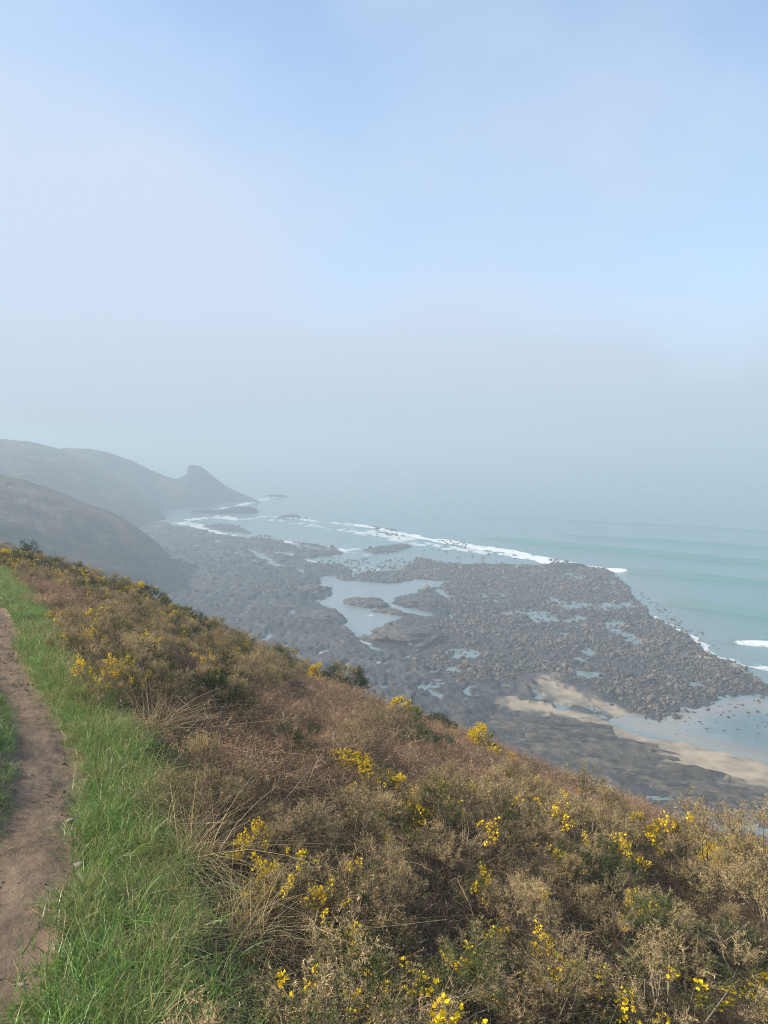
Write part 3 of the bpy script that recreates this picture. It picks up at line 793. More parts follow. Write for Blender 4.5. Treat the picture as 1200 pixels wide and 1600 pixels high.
bx = np.concatenate([bx, rx] + [q[0] for q in st]); by = np.concatenate([by, ry] + [q[1] for q in st]); bh_ = np.concatenate([bh_, rh] + [q[2] for q in st]); bs = np.concatenate([bs, rs] + [q[3] for q in st])
# the ones that show largest become objects of their own
bd = np.hypot(bx, by); ppx = bs / bd
inview = (np.abs(np.arctan2(bx, by)) < R(26)) & (near_base(bx * 16 / bd * 1, by * 16 / bd * 1) < -CAMZ * 16 / bd * 1.0 + 0.0) if False else (np.abs(np.arctan2(bx, by)) < R(26))
_D = np.interp(np.arctan2(bx, by), _thg, _dg); _S = np.interp(np.arctan2(bx, by), _thg, _sg)
inview &= (CAMZ / bd) < _S * .97
order = np.argsort(-np.where(inview, ppx, 0)); big = order[:290]
rest = np.setdiff1d(np.arange(len(bx)), big)
def b_z(i): return np.maximum(bh_[i], -.25) + bs[i] * .22
pts = np.stack([bx[rest], by[rest], b_z(rest)], 1)
rots = np.stack([rb.uniform(-.35, .35, len(rest)), rb.uniform(-.35, .35, len(rest)), rb.uniform(0, 6.28, len(rest))], 1)
gn_scatter("boulder_rubble", BOULD, pts, rots, bs[rest], rb.integers(0, 8, len(rest)))
BREF = [(*on_level(a, b_), c) for a, b_, c in [(930, 1085, "the yellowish sand patch"), (985, 1105, "the sand spit at the lagoon"), (1060, 1100, "the lagoon's first bay"), (1160, 1085, "the lagoon's seaward mouth"), (905, 1055, "the pool above the sand patch"), (940, 1010, "the long pool amid the boulders"), (870, 1050, "the small twin pool"), (835, 1035, "the landward pool"), (1100, 1010, "the foaming boulder edge"), (1180, 1060, "the boulders' outer tip"), (700, 1050, "the brown rock mound"), (1000, 1060, "the densest middle of the boulder field"), (1090, 1060, "the green tinted outer boulders"), (780, 1080, "the landward dark platform"), (900, 930, "the flooded seaward boulders"), (770, 895, "the back edge of the boulder field"), (830, 960, "the dark middle band of boulders"), (700, 960, "the hump by the tide pool"), (1040, 1000, "the foaming right edge"), (820, 1000, "the long pool's landward end"), (960, 960, "the reddish seaward boulders"), (760, 1010, "the weedy boulders past the mound")]]
def b_side(x_, y_):
    q = min(BREF, key=lambda r: math.hypot(r[0] - x_, r[1] - y_)); dx_, dy_ = x_ - q[0], y_ - q[1]
    u_ = math.hypot(x_, y_); rt_ = (dx_ * y_ - dy_ * x_) / u_; fw_ = (dx_ * x_ + dy_ * y_) / u_
    w_ = ("right of" if rt_ > 0 else "left of") if abs(rt_) > abs(fw_) * .8 else ("beyond" if fw_ > 0 else "nearer than")
    return ('well ' if math.hypot(dx_, dy_) > 9 else '') + w_ + ' ' + q[2]
for i in big:
    o = link("boulder", BOULD[int(rb.integers(0, 8))])
    o.location = (bx[i], by[i], float(b_z(i))); o.rotation_euler = (rb.uniform(-.3, .3), rb.uniform(-.3, .3), rb.uniform(0, 6.28)); o.scale = (float(bs[i]),) * 3
    lag_i = sdf_poly(np.array([bx[i]]), np.array([by[i]]), P_LAGOON)[0] > 0
    if lag_i: tag(o, "small dark stone standing in the still shallow water beside the sand", "boulder", "stones in the shallow lagoon")
    elif shore_at(bx[i:i + 1], by[i:i + 1], sd_bould)[0] > -2: tag(o, ("large" if bs[i] > .95 else "medium") + " grey brown boulder " + b_side(bx[i], by[i]), "boulder", "boulders of the wide boulder field")
    else: tag(o, "dark weathered boulder " + b_side(bx[i], by[i]), "boulder", "boulders on the dark rocky shore")

# ---- outcrops
def nrm_(v): return v / (np.linalg.norm(v, axis=-1, keepdims=True) + 1e-9)
def outcrop(px, py, L_, W_, H_, ang, label, seed, mat=None, name="rock_outcrop", amp=.3):
    X, Y = on_level(px, py)
    rng = np.random.default_rng(seed)
    v, f = ICO2; v = v.copy()
    n3 = fbm(v[:, 0] * 1.6 + seed, v[:, 1] * 2.4 + v[:, 2], 4, seed % 40); n4 = ridged(v[:, 0] * 1.2 + seed, v[:, 1] * 5 + v[:, 2] * 4, 3, seed % 30)
    r = 1 + amp * n3 + .35 * fbm(v[:, 0] * .9 + seed * 3, v[:, 1] * .9 + 5, 2, 35)
    v = v * r[:, None]; v[:, 2] = np.sign(v[:, 2]) * np.abs(v[:, 2]) ** .7
    v[:, 2] += .30 * n4 * (v[:, 2] > -.2)
    v += (.14 * fbm(v[:, 0] * 7 + seed, v[:, 1] * 7 + v[:, 2] * 6, 4, 33) + .05 * ridged(v[:, 0] * 14, v[:, 1] * 18 + seed, 3, 34))[:, None] * nrm_(v)
    v = v * np.array([L_, W_, H_])
    o = link(name, mesh_np(name, v, f, mat or M_LEDGE))
    o.location = (X, Y, -.1); o.rotation_euler = (0, 0, ang)
    return tag(o, label, "rock")
outcrop(572, 945, 7.0, 4.6, 1.7, -.75, "long dark rock islet lying across the middle of the tide pool", 5)
outcrop(608, 957, 6.5, 3.2, 1.1, -.6, "narrow tail of dark rocks trailing off the islet in the tide pool", 25)
outcrop(655, 944, 8.0, 6.5, 1.6, -.55, "broad dark rock hump bordering the tide pool on its seaward side", 6)
outcrop(640, 1000, 9.5, 10, 2.6, -.3, "big brown rounded rock mound at the near end of the tide pool", 7)
outcrop(492, 924, 5.5, 9, 1.8, .1, "brown rock hump at the landward edge of the tide pool", 8)
outcrop(500, 968, 8.0, 9, 1.4, -.5, "low dark rock shelf along the shadowed edge of the tide pool", 9)
outcrop(381, 800, 16, 11, 4.2, -.1, "dark flat topped sea stack standing in foam off the headland", 10, M_CLIFF)
outcrop(342, 801, 22, 9, 2.6, -.1, "low dark rock spur running out from the foot of the headland", 12, M_CLIFF)
outcrop(433, 776, 9, 5, 2.4, .1, "tiny rock awash just beyond the tip of the headland", 13, M_CLIFF)
outcrop(452, 808, 8, 4, 1.8, .1, "small rock breaking the thin surf line off the bay", 14)
outcrop(888, 886, 9, 3.0, 1.5, .0, "purplish rock at the seaward tip of the boulder field", 17, M_BOULDER)

# ---- ledges of tilted slabs at the near shore
def slab_mesh(seed):
    rng = np.random.default_rng(seed)
    n = 9
    xs = np.linspace(-1, 1, n); v = []; f = []
    for i, xx in enumerate(xs):
        tp = (1 - abs(xx) ** 3) ; wj = .75 + .25 * rng.random(); ht = (.55 + .45 * rng.random()) * (.35 + .65 * tp); sk = rng.normal(0, .12)
        v += [(xx, -wj * (.3 + .7 * tp) + sk, -1), (xx, -wj * .8 * tp + sk, ht), (xx, .1 + .5 * wj * tp + sk, ht * .75), (xx, .9 * wj * (.3 + .7 * tp) + sk, -1)]
    for i in range(n - 1):
        a = i * 4
        f += [(a, a + 4, a + 5, a + 1), (a + 1, a + 5, a + 6, a + 2), (a + 2, a + 6, a + 7, a + 3)]
    f += [(0, 1, 2, 3), ((n - 1) * 4 + 3, (n - 1) * 4 + 2, (n - 1) * 4 + 1, (n - 1) * 4)]
    return mesh_np("slab", np.array(v), np.array(f), M_LEDGE)
SLABS = [slab_mesh(300 + k) for k in range(6)]
rl = np.random.default_rng(77)
LEDGES = [((865, 1155), 8, "striped dark ledge above the first sand patches"), ((925, 1160), 9, "long dark ledge of thin slabs running along the sand"), ((975, 1165), 8, "dark slab ledge ending at the beach sand"), ((920, 1185), 9, "dark ledge of thin slabs close above the bracken edge"), ((985, 1195), 8, "dark broken ledge between the slope and the sand"),
          ((1045, 1207), 9, "prominent dark ledge with a shadowed hollow beside the sand"), ((1095, 1225), 8, "low dark ledge at the lower edge of the sand"), ((1140, 1238), 9, "dark slab ledge beside the small sand pool"), ((1180, 1252), 8, "brown flat ledge at the frame edge below the beach"), ((1090, 1245), 8, "shadowed ledge just above the yellow gorse on the edge"), ((820, 1130), 7, "greenish ledge among boulders below the gorse edge"), ((880, 1130), 7, "grey flat ledge between two sand patches")]
for (p, n_, lab) in LEDGES:
    X, Y = on_level(p[0], p[1] + 9)
    t = tag(empty("rock_ledge", (X, Y, 0), rl.uniform(-.42, -.22)), lab, "rock", "slab ledges at the foot of the slope")
    n_ += 2
    for k in range(n_):
        o = link("slab", SLABS[int(rl.integers(0, 6))], t)
        o.location = (rl.normal(0, 3.6), (k - n_ / 2) * .75 + rl.normal(0, .25), rl.uniform(.25, .75)); o.rotation_euler = (rl.uniform(-.45, .25), rl.uniform(-.06, .06), rl.normal(0, .10))
        o.scale = (rl.uniform(3.0, 7.5), rl.uniform(.22, .6), rl.uniform(.5, 1.5))

# ================================================================== vegetation patterns
def tubes(paths, radii, sides=3):
    """paths: list of (k,3) arrays; radii: list of (k,)"""
    V = []; Fc = []; off = 0
    for p, r in zip(paths, radii):
        k = len(p); tg = np.gradient(p, axis=0); tg /= np.linalg.norm(tg, axis=1)[:, None] + 1e-9
        ref = np.where(np.abs(tg[:, 2:3]) > .9, np.array([[1., 0, 0]]), np.array([[0, 0, 1.]]))
        a = np.cross(tg, ref); a /= np.linalg.norm(a, axis=1)[:, None] + 1e-9; b_ = np.cross(tg, a)
        an = np.arange(sides) * 2 * math.pi / sides
        ring = p[:, None] + (a[:, None] * np.cos(an)[None, :, None] + b_[:, None] * np.sin(an)[None, :, None]) * np.asarray(r)[:, None, None]
        V.append(ring.reshape(-1, 3))
        i = np.arange(k - 1)[:, None] * sides + np.arange(sides)[None]
        j = np.arange(k - 1)[:, None] * sides + (np.arange(sides)[None] + 1) % sides
        Fc.append(np.stack([i, j, j + sides, i + sides], -1).reshape(-1, 4) + off); off += k * sides
    return np.vstack(V), np.vstack(Fc)

def nrm(v): return v / (np.linalg.norm(v, axis=-1, keepdims=True) + 1e-9)

def sprigs(rng, base, dirs, length, nn_, nl, nw, c_lo, c_hi, c_tip):
    """spiny shoots: nn_ needles round each axis. colours (N,3) at foot, head and needle tip"""
    n = len(base)
    t = (np.arange(nn_) + .5) / nn_
    t = np.tile(t, (n, 1)) + rng.normal(0, .02, (n, nn_))
    t = np.clip(t, 0, 1.05)
    bend = nrm(rng.normal(size=(n, 3))) * .18
    ax = dirs[:, None] + bend[:, None] * t[..., None]
    pos = base[:, None] + ax * (length[:, None] * t)[..., None]
    rad = rng.normal(size=(n, nn_, 3)); d3 = dirs[:, None]
    rad = nrm(rad - (rad * d3).sum(-1, keepdims=True) * d3)
    nd = nrm(rad + d3 * rng.uniform(.35, 1.1, (n, nn_, 1)))
    ln = nl * rng.uniform(.6, 1.2, (n, nn_, 1)) * (1.15 - .55 * t[..., None])
    side = nrm(np.cross(nd, rng.normal(size=(n, nn_, 3))))
    wv_ = nw * rng.uniform(.7, 1.3, (n, nn_, 1))
    p0 = pos - side * wv_ * .5; p1 = pos + side * wv_ * .5; p2 = pos + nd * ln
    V = np.stack([p0, p1, p2], 2).reshape(-1, 3)
    Fc = np.arange(len(V)).reshape(-1, 3)
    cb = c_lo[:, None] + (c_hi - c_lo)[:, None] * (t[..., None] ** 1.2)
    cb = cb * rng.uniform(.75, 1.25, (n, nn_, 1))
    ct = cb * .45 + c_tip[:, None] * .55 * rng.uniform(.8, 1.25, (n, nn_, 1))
    C = np.stack([cb, cb, ct], 2).reshape(-1, 3)
    # axis
    s2 = nrm(np.cross(dirs, rng.normal(size=(n, 3)))) * .0022
    e = base + (dirs + bend) * length[:, None]
    V2 = np.stack([base - s2, base + s2, e], 1).reshape(-1, 3)
    F2 = np.arange(len(V2)).reshape(-1, 3) + len(V)
    C2 = np.stack([c_lo, c_lo, c_hi], 1).reshape(-1, 3) * .8
    return np.vstack([V, V2]), np.vstack([Fc, F2]), np.vstack([C, C2])

TAN = np.array([.56, .425, .235]); TAN2 = np.array([.36, .262, .142]); OLIVE = np.array([.165, .155, .055]); GREEN = np.array([.065, .095, .030]); DKGREEN = np.array([.030, .048, .026]); RUST = np.array([.20, .115, .07])
YEL = np.array([.87, .67, .02]); YEL2 = np.array([.84, .57, .012])

def gorse_meshes(seed, tan=.8, n_sp=460, rad=.48, hgt=.60, flower=0.0, flo_top=0.2, nneed=9, lump=.3, dark=False, nw=.0030):
    rng = np.random.default_rng(seed)
    ncl = max(17, n_sp // 30)
    iu = (np.arange(ncl) + .5) / ncl
    cph = np.arange(ncl) * 2.39996 + rng.normal(0, .35, ncl); cel = np.arcsin(np.clip(iu + rng.normal(0, .06, ncl), .02, 1))
    cd = np.stack([np.cos(cel) * np.cos(cph), np.cos(cel) * np.sin(cph), np.sin(cel)], 1)
    cr = (1 + lump * rng.normal(0, .75, ncl).clip(-1.2, 1.2))
    cc_ = cd * cr[:, None] * np.array([rad, rad, hgt]) * .70; cc_[:, 2] = np.maximum(cc_[:, 2], .05)
    rc = rng.uniform(.11, .20, ncl) * rad / .48
    own = rng.integers(0, ncl, n_sp)
    sd0 = nrm(nrm(rng.normal(size=(n_sp, 3))) + cd[own] * .75 + np.array([0, 0, .35]))
    base = cc_[own] + sd0 * rc[own][:, None] * rng.uniform(.15, .85, (n_sp, 1)); base[:, 2] = np.maximum(base[:, 2], .02)
    dr = nrm(sd0 * .8 + np.array([0, 0, .40]) + rng.normal(0, .22, (n_sp, 3)))
    ln = rng.uniform(.07, .15, n_sp) * (rad / .48) ** .3
    cq = rng.normal(0, .30, ncl)[own]
    hfrac = np.clip(base[:, 2] / hgt, 0, 1)
    # patches of living shoots and dead tan ones
    q = fbm(base[:, 0] * 4 + seed, base[:, 1] * 4 + base[:, 2] * 3, 3, (seed * 3) % 70) * .30 + rng.normal(0, .16, n_sp) + cq
    istan = sstep(-.12, .12, q + (tan - .5) * 1.3) * (sstep(.0, .45, hfrac + rng.normal(0, .15, n_sp)) * .8 + .2)
    dead = TAN + (TAN2 - TAN) * rng.random((n_sp, 1))
    dead = dead * (1 - .25 * (rng.random((n_sp, 1)) < .2)) 
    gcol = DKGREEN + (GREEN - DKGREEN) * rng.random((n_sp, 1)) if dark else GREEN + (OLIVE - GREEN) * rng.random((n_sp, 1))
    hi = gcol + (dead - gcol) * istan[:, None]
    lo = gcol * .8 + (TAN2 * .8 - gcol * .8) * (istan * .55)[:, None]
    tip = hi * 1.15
    # side shoots up each main shoot
    ks = 6
    ts = rng.uniform(.2, 1.0, (n_sp, ks))
    d3 = dr[:, None]
    rr_ = rng.normal(size=(n_sp, ks, 3)); rr_ = nrm(rr_ - (rr_ * d3).sum(-1, keepdims=True) * d3)
    sdir = nrm(rr_ * .85 + d3 * .6).reshape(-1, 3)
    sb_ = (base[:, None] + d3 * (ln[:, None] * ts)[..., None]).reshape(-1, 3)
    sl_ = (ln[:, None] * .42 * (1.25 - .6 * ts)).ravel() * rng.uniform(.7, 1.3, n_sp * ks)
    jit = rng.uniform(.8, 1.25, (n_sp * ks, 1))
    rp = lambda q: np.repeat(q, ks, 0) * jit
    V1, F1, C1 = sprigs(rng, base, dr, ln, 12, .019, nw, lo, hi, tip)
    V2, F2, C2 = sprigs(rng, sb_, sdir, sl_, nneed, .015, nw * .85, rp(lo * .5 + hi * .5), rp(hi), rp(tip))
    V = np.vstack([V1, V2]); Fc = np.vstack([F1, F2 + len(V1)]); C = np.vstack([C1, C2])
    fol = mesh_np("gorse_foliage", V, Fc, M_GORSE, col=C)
    # branches
    nb = 26; P = []; Rr = []
    sel = rng.choice(n_sp, nb, replace=False)
    for i in sel:
        e = base[i]; m1 = e * .45 + rng.normal(0, .04, 3); m1[2] = abs(m1[2]) * .8
        s0 = rng.normal(0, .05, 3); s0[2] = -.06
        tt = np.linspace(0, 1, 6)[:, None]
        P.append((1 - tt) ** 2 * s0 + 2 * tt * (1 - tt) * m1 + tt ** 2 * e + rng.normal(0, .008, (6, 3))); Rr.append(np.linspace(.008, .0025, 6))
    bv, bf = tubes(P, Rr)
    brn = mesh_np("gorse_branch", bv, bf, M_BARK, col=np.tile(np.array([.17, .135, .10]), (len(bv), 1)) * rng.uniform(.8, 1.2, (len(bv), 1)))
    blo = None
    if flower > 0:
        fq = fbm(base[:, 0] * 5 + seed * 3, base[:, 1] * 5 + base[:, 2] * 4, 2, (seed * 5) % 70) + rng.normal(0, .2, n_sp) + (hfrac - .5) * flo_top * 3
        k = max(3, int(n_sp * flower)); fs = np.argsort(-fq)[:k]
        nf = 20 if flower > .4 else 12
        tt = rng.uniform(.35, 1.02, (k, nf)); 
        pos = base[fs][:, None] + dr[fs][:, None] * (ln[fs][:, None] * tt)[..., None]
        rad_ = nrm(rng.normal(size=(k, nf, 3)) + np.array([0, 0, .5]))
        pos = (pos + rad_ * .011).reshape(-1, 3); up = rad_.reshape(-1, 3)
        m = len(pos); s = rng.uniform(.0075, .0125, (m, 1))
        a = nrm(np.cross(up, rng.normal(size=(m, 3)))); b_ = np.cross(up, a)
        # banner petal bent back, two wings and a keel
        v = np.stack([pos, pos + up * s * .9 + a * s * .75, pos + up * s * 1.9 - b_ * s * .4, pos + up * s * .9 - a * s * .75,
                      pos, pos + up * s * 1.1 + b_ * s * .9 + a * s * .45, pos + up * s * 1.7 + b_ * s * .8, pos + up * s * 1.0 + b_ * s * .8 - a * s * .45], 1).reshape(-1, 3)
        ii = np.arange(m) * 8
        ff = np.stack([np.stack([ii, ii + 1, ii + 2, ii + 3], 1), np.stack([ii + 4, ii + 5, ii + 6, ii + 7], 1)], 1).reshape(-1, 4)
        cc = YEL + (YEL2 - YEL) * rng.random((m, 1)); cc = np.repeat(cc * rng.uniform(.8, 1.1, (m, 1)), 8, 0)
        blo = mesh_np("gorse_blossom", v, ff, M_BLOOM, col=cc)
    return fol, brn, blo

KIND = {}
def kind(nm, seeds, **kw): KIND[nm] = [gorse_meshes(s, **kw) for s in seeds]
kind('tan', (1, 2, 3, 4), tan=.93)
kind('tanflower', (11, 12, 13), tan=.82, flower=.05, flo_top=.35)
kind('mixed', (21, 22, 23), tan=.60, flower=.055, flo_top=.2)
kind('green', (31, 32), tan=.12, dark=True, n_sp=520)
kind('dome', (71, 72), tan=.22, dark=True, n_sp=1000, lump=.12)
kind('domefleck', (73,), tan=.35, n_sp=950, lump=.15, flower=.14, flo_top=.5)
kind('greenfleck', (41, 42), tan=.30, flower=.12, flo_top=.1, n_sp=500)
kind('yellow', (51, 52), tan=.30, flower=.55, flo_top=.45, n_sp=500)
kind('spray', (61, 62), tan=.75, flower=.13, flo_top=.55, n_sp=440)

# dead bracken / heath stems
def stems_mesh(seed, n, hmin, hmax, spread, lean, cols, w=.0035, twigs=0, mat=None, name="dead_stem", curl=.5):
    rng = np.random.default_rng(seed)
    V = []; Fq = []; C = []
    k = 5
    tt = np.linspace(0, 1, k)
    bpos = np.stack([rng.normal(0, spread * .55, n), rng.normal(0, spread * .55, n), np.full(n, -.02)], 1)
    hh_ = rng.uniform(hmin, hmax, n); az = rng.uniform(0, 2 * math.pi, n); le = np.abs(rng.normal(lean, lean * .6, n))
    out_ = np.stack([np.cos(az), np.sin(az), np.zeros(n)], 1)
    d0 = nrm(out_ * le[:, None] * .5 + np.array([0, 0, 1.]))
    crv = out_ * (le * curl)[:, None] + np.array([0, 0, -1.]) * (le * curl * .7)[:, None] + rng.normal(0, .12, (n, 3))
    pts_ = bpos[:, None] + d0[:, None] * (hh_[:, None] * tt)[..., None] + crv[:, None] * (hh_[:, None] * tt ** 2)[..., None]
    pts_[..., 2] = np.maximum(pts_[..., 2], -.02 + .03 * rng.random((n, 1)))
    sd_ = nrm(np.cross(d0, rng.normal(size=(n, 3))))
    wd = w * (1 - .75 * tt)[None, :, None] * rng.uniform(.6, 1.3, (n, 1, 1))
    Lf = pts_ - sd_[:, None] * wd * .5; Rt = pts_ + sd_[:, None] * wd * .5
    v = np.stack([Lf, Rt], 2).reshape(-1, 3)
    i0 = (np.arange(n)[:, None] * k + np.arange(k - 1)[None]).ravel() * 2
    f = np.stack([i0, i0 + 1, i0 + 3, i0 + 2], 1)
    cols = np.array(cols); cc = cols[rng.integers(0, len(cols), n)] * rng.uniform(.7, 1.3, (n, 1))
    c = np.repeat(cc, k * 2, 0)
    V.append(v); Fq.append(f); C.append(c); off = len(v)
    if twigs:
        m = n * twigs
        si = np.repeat(np.arange(n), twigs); ti = rng.uniform(.25, 1, m)
        lo_ = np.floor(ti * (k - 1)).astype(int).clip(0, k - 2); fr_ = ti * (k - 1) - lo_
        p = pts_[si, lo_] * (1 - fr_)[:, None] + pts_[si, lo_ + 1] * fr_[:, None]
        dv_ = nrm(rng.normal(size=(m, 3)) + np.array([0, 0, .25])); tl = rng.uniform(.02, .075, m)[:, None]
        s3 = nrm(np.cross(dv_, rng.normal(size=(m, 3)))) * w * .5 * rng.uniform(.6, 1.3, (m, 1))
        mid = p + dv_ * tl * .55 + rng.normal(0, .006, (m, 3)); tip_ = p + dv_ * tl + np.array([0, 0, -.012])
        v2 = np.stack([p - s3 * .4, mid - s3, tip_, mid + s3], 1).reshape(-1, 3)
        f2 = np.arange(m * 4).reshape(-1, 4) + off
        V.append(v2); Fq.append(f2); C.append(np.repeat(cc[si] * rng.uniform(.75, 1.35, (m, 1)), 4, 0))
    return mesh_np(name, np.vstack(V), np.vstack(Fq), mat or M_STRAW, col=np.vstack(C))
BR_COL = [(.31, .18, .108), (.24, .145, .09), (.38, .245, .15), (.46, .335, .21), (.17, .11, .07)]
BRACK = [stems_mesh(400 + k, 120, .16, .36, .30, .9, BR_COL, .0030, twigs=12) for k in range(5)]
HEATH = [stems_mesh(420 + k, 130, .10, .24, .26, .6, [(.24, .175, .11), (.20, .14, .09), (.30, .22, .14), (.14, .12, .06)], .0022, twigs=12) for k in range(4)]
G_COL = [(.115, .235, .034), (.145, .28, .045), (.20, .32, .060), (.075, .165, .034), (.25, .31, .095), (.10, .21, .060)]
GRASS = [stems_mesh(440 + k, 54, .12, .32, .10, 1.0, G_COL if k < 5 else [(.30, .25, .11), (.20, .22, .08), (.12, .18, .05)], .0040, mat=M_GRASS, name="grass_blade", curl=.8) for k in range(6)]
TURF = [stems_mesh(460 + k, 60, .045, .13, .09, .8, (G_COL + [(.20, .20, .07)]) if k < 3 else [(.34, .27, .13), (.27, .24, .10), (.19, .20, .07), (.14, .19, .05)], .0042, mat=M_GRASS, name="grass_blade", curl=.5) for k in range(4)]
S_COL = [(.56, .43, .23), (.48, .35, .18), (.62, .50, .30), (.40, .28, .14), (.26, .26, .11)]

# ---- where things grow
def gz(x, y): return near_z(x, y)
ZB = [np.array([ground_hit(*p) for p in poly]) for poly in (
    [(225, 1165), (330, 1130), (395, 1080), (470, 1062), (600, 1095), (800, 1160), (1000, 1245), (1130, 1292), (1040, 1300), (940, 1292), (850, 1268), (760, 1250), (700, 1265), (620, 1275), (520, 1250), (430, 1290), (340, 1290), (270, 1250)],
    [(30, 905), (90, 925), (150, 965), (140, 1000), (100, 985), (50, 940)])]
def in_bracken(x, y):
    return np.maximum(sdf_poly(x, y, ZB[0]), sdf_poly(x, y, ZB[1]))
def dist(x, y): return np.hypot(x, y)
rv = np.random.default_rng(5)
A0, A1 = -33, 36
def edge_D(x, y): return np.interp(np.arctan2(x, y), _thg, _dg)

# grass
x, y = sample_sector(34000, .9, 12, -60, 20, rv, .5)
pr, pl = path_sd(x, y); sc_ = scrub_side(x, y)
nz1 = fbm(x * 1.2, y * 1.2, 3, 121)
right = (pr > -.05 + .06 * nz1) & (sc_ < .12 * nz1 + .05)
left = (pl > -.04 + .05 * nz1) & (pl < 2.5)
tall = np.clip(sstep(.25, 1.1, pr + .25 * nz1) * sstep(9, 3, dist(x, y)), 0, 1)
dry_ = .03 + .38 * sstep(.1, .65, fbm(x * 1.7, y * 1.7, 3, 122)) + .35 * sstep(-.5, .0, sc_)
worn = sstep(-.05, .07, np.maximum(pr, pl) + .03 * nz1)
right &= rv.random(len(x)) < .35 + .65 * worn
m_tall = right & (rv.random(len(x)) < .16 + .55 * tall)
m_turf = (right | left) & ~m_tall
def put(name, metas, m, smin, smax, lean_x=.0, zoff=0.0, sc_arr=None, dry=None):
    xx, yy = x[m], y[m]; n = len(xx)
    pts_ = np.stack([xx, yy, gz(xx, yy) + zoff], 1)
    rt = np.stack([rv.normal(0, .12, n), rv.normal(lean_x, .12, n), rv.uniform(0, 6.28, n)], 1)
    s = rv.uniform(smin, smax, n) if sc_arr is None else sc_arr[m] * rv.uniform(smin, smax, n)
    ix = rv.integers(0, len(metas), n)
    if dry is not None:                                   # last pattern is the straw coloured one: in patches
        ix = np.where(rv.random(n) < dry[m], len(metas) - 1, rv.integers(0, len(metas) - 1, n))
    return gn_scatter(name, metas, pts_, rt, s, ix)
sc_t = .55 + .55 * tall
put("grass", GRASS, m_tall & (rv.random(len(x)) < .8), .7, 1.15, sc_arr=sc_t, dry=dry_)
put("grass", TURF, m_turf, .7, 1.3, sc_arr=np.where(left, .6 + .5 * sstep(.05, .5, pl), 1.0), dry=dry_)
# far turf strip beside the path
x, y = sample_sector(30000, 8, 34, -36, -8, rv, .5)
pr, pl = path_sd(x, y); sc_ = scrub_side(x, y)
m = (((pr > 0.02) & (sc_ < .1)) | ((pl > .02) & (pl < 3)))
put("grass", TURF, m, .7, 1.3, sc_arr=np.where(pl > 0, .5, 1.0))

# brown ground cover: heath between the gorse, bracken in its own bands
x, y = sample_sector(16000, 1.0, 46, A0, A1, rv, .58)
D_ = edge_D(x, y); sc_ = scrub_side(x, y); br = in_bracken(x, y); d_ = dist(x, y)
ok = (sc_ > -.02 + .1 * rv.normal(size=len(x))) & (d_ < D_ + 9) & ~in_hollow(x, y)
isb = (br > .25 * rv.normal(size=len(x))) | ((d_ > D_ - 2.5) & (x > -2))
mb = ok & isb
put("dead_bracken", BRACK, mb, .75, 1.25)
mh = ok & ~isb & (rv.random(len(x)) < .14)
put("heath", HEATH, mh, .7, 1.2)
# low litter of broken stems under the bushes
x, y = sample_sector(5500, 1.0, 16, A0, A1, rv, .55)
sc_ = scrub_side(x, y); m = (sc_ > .15) & ~in_hollow(x, y)
LITTER = [stems_mesh(480 + k, 110, .05, .15, .28, 1.1, [(.13, .09, .06), (.10, .07, .045), (.17, .12, .08), (.08, .075, .04)], .0026, twigs=9, curl=.3) for k in range(3)]
put("plant_litter", LITTER, m, .8, 1.3)
# rank grass creeping into the scrub edge
x, y = sample_sector(5000, .9, 9, -40, 20, rv, .5); sc_ = scrub_side(x, y)
m = (sc_ > -.25) & (sc_ < .40) & (rv.random(len(x)) < .4 * sstep(.45, -.2, sc_))
put("rank_grass", [GRASS[5], GRASS[2], GRASS[5]], m, .7, 1.05)

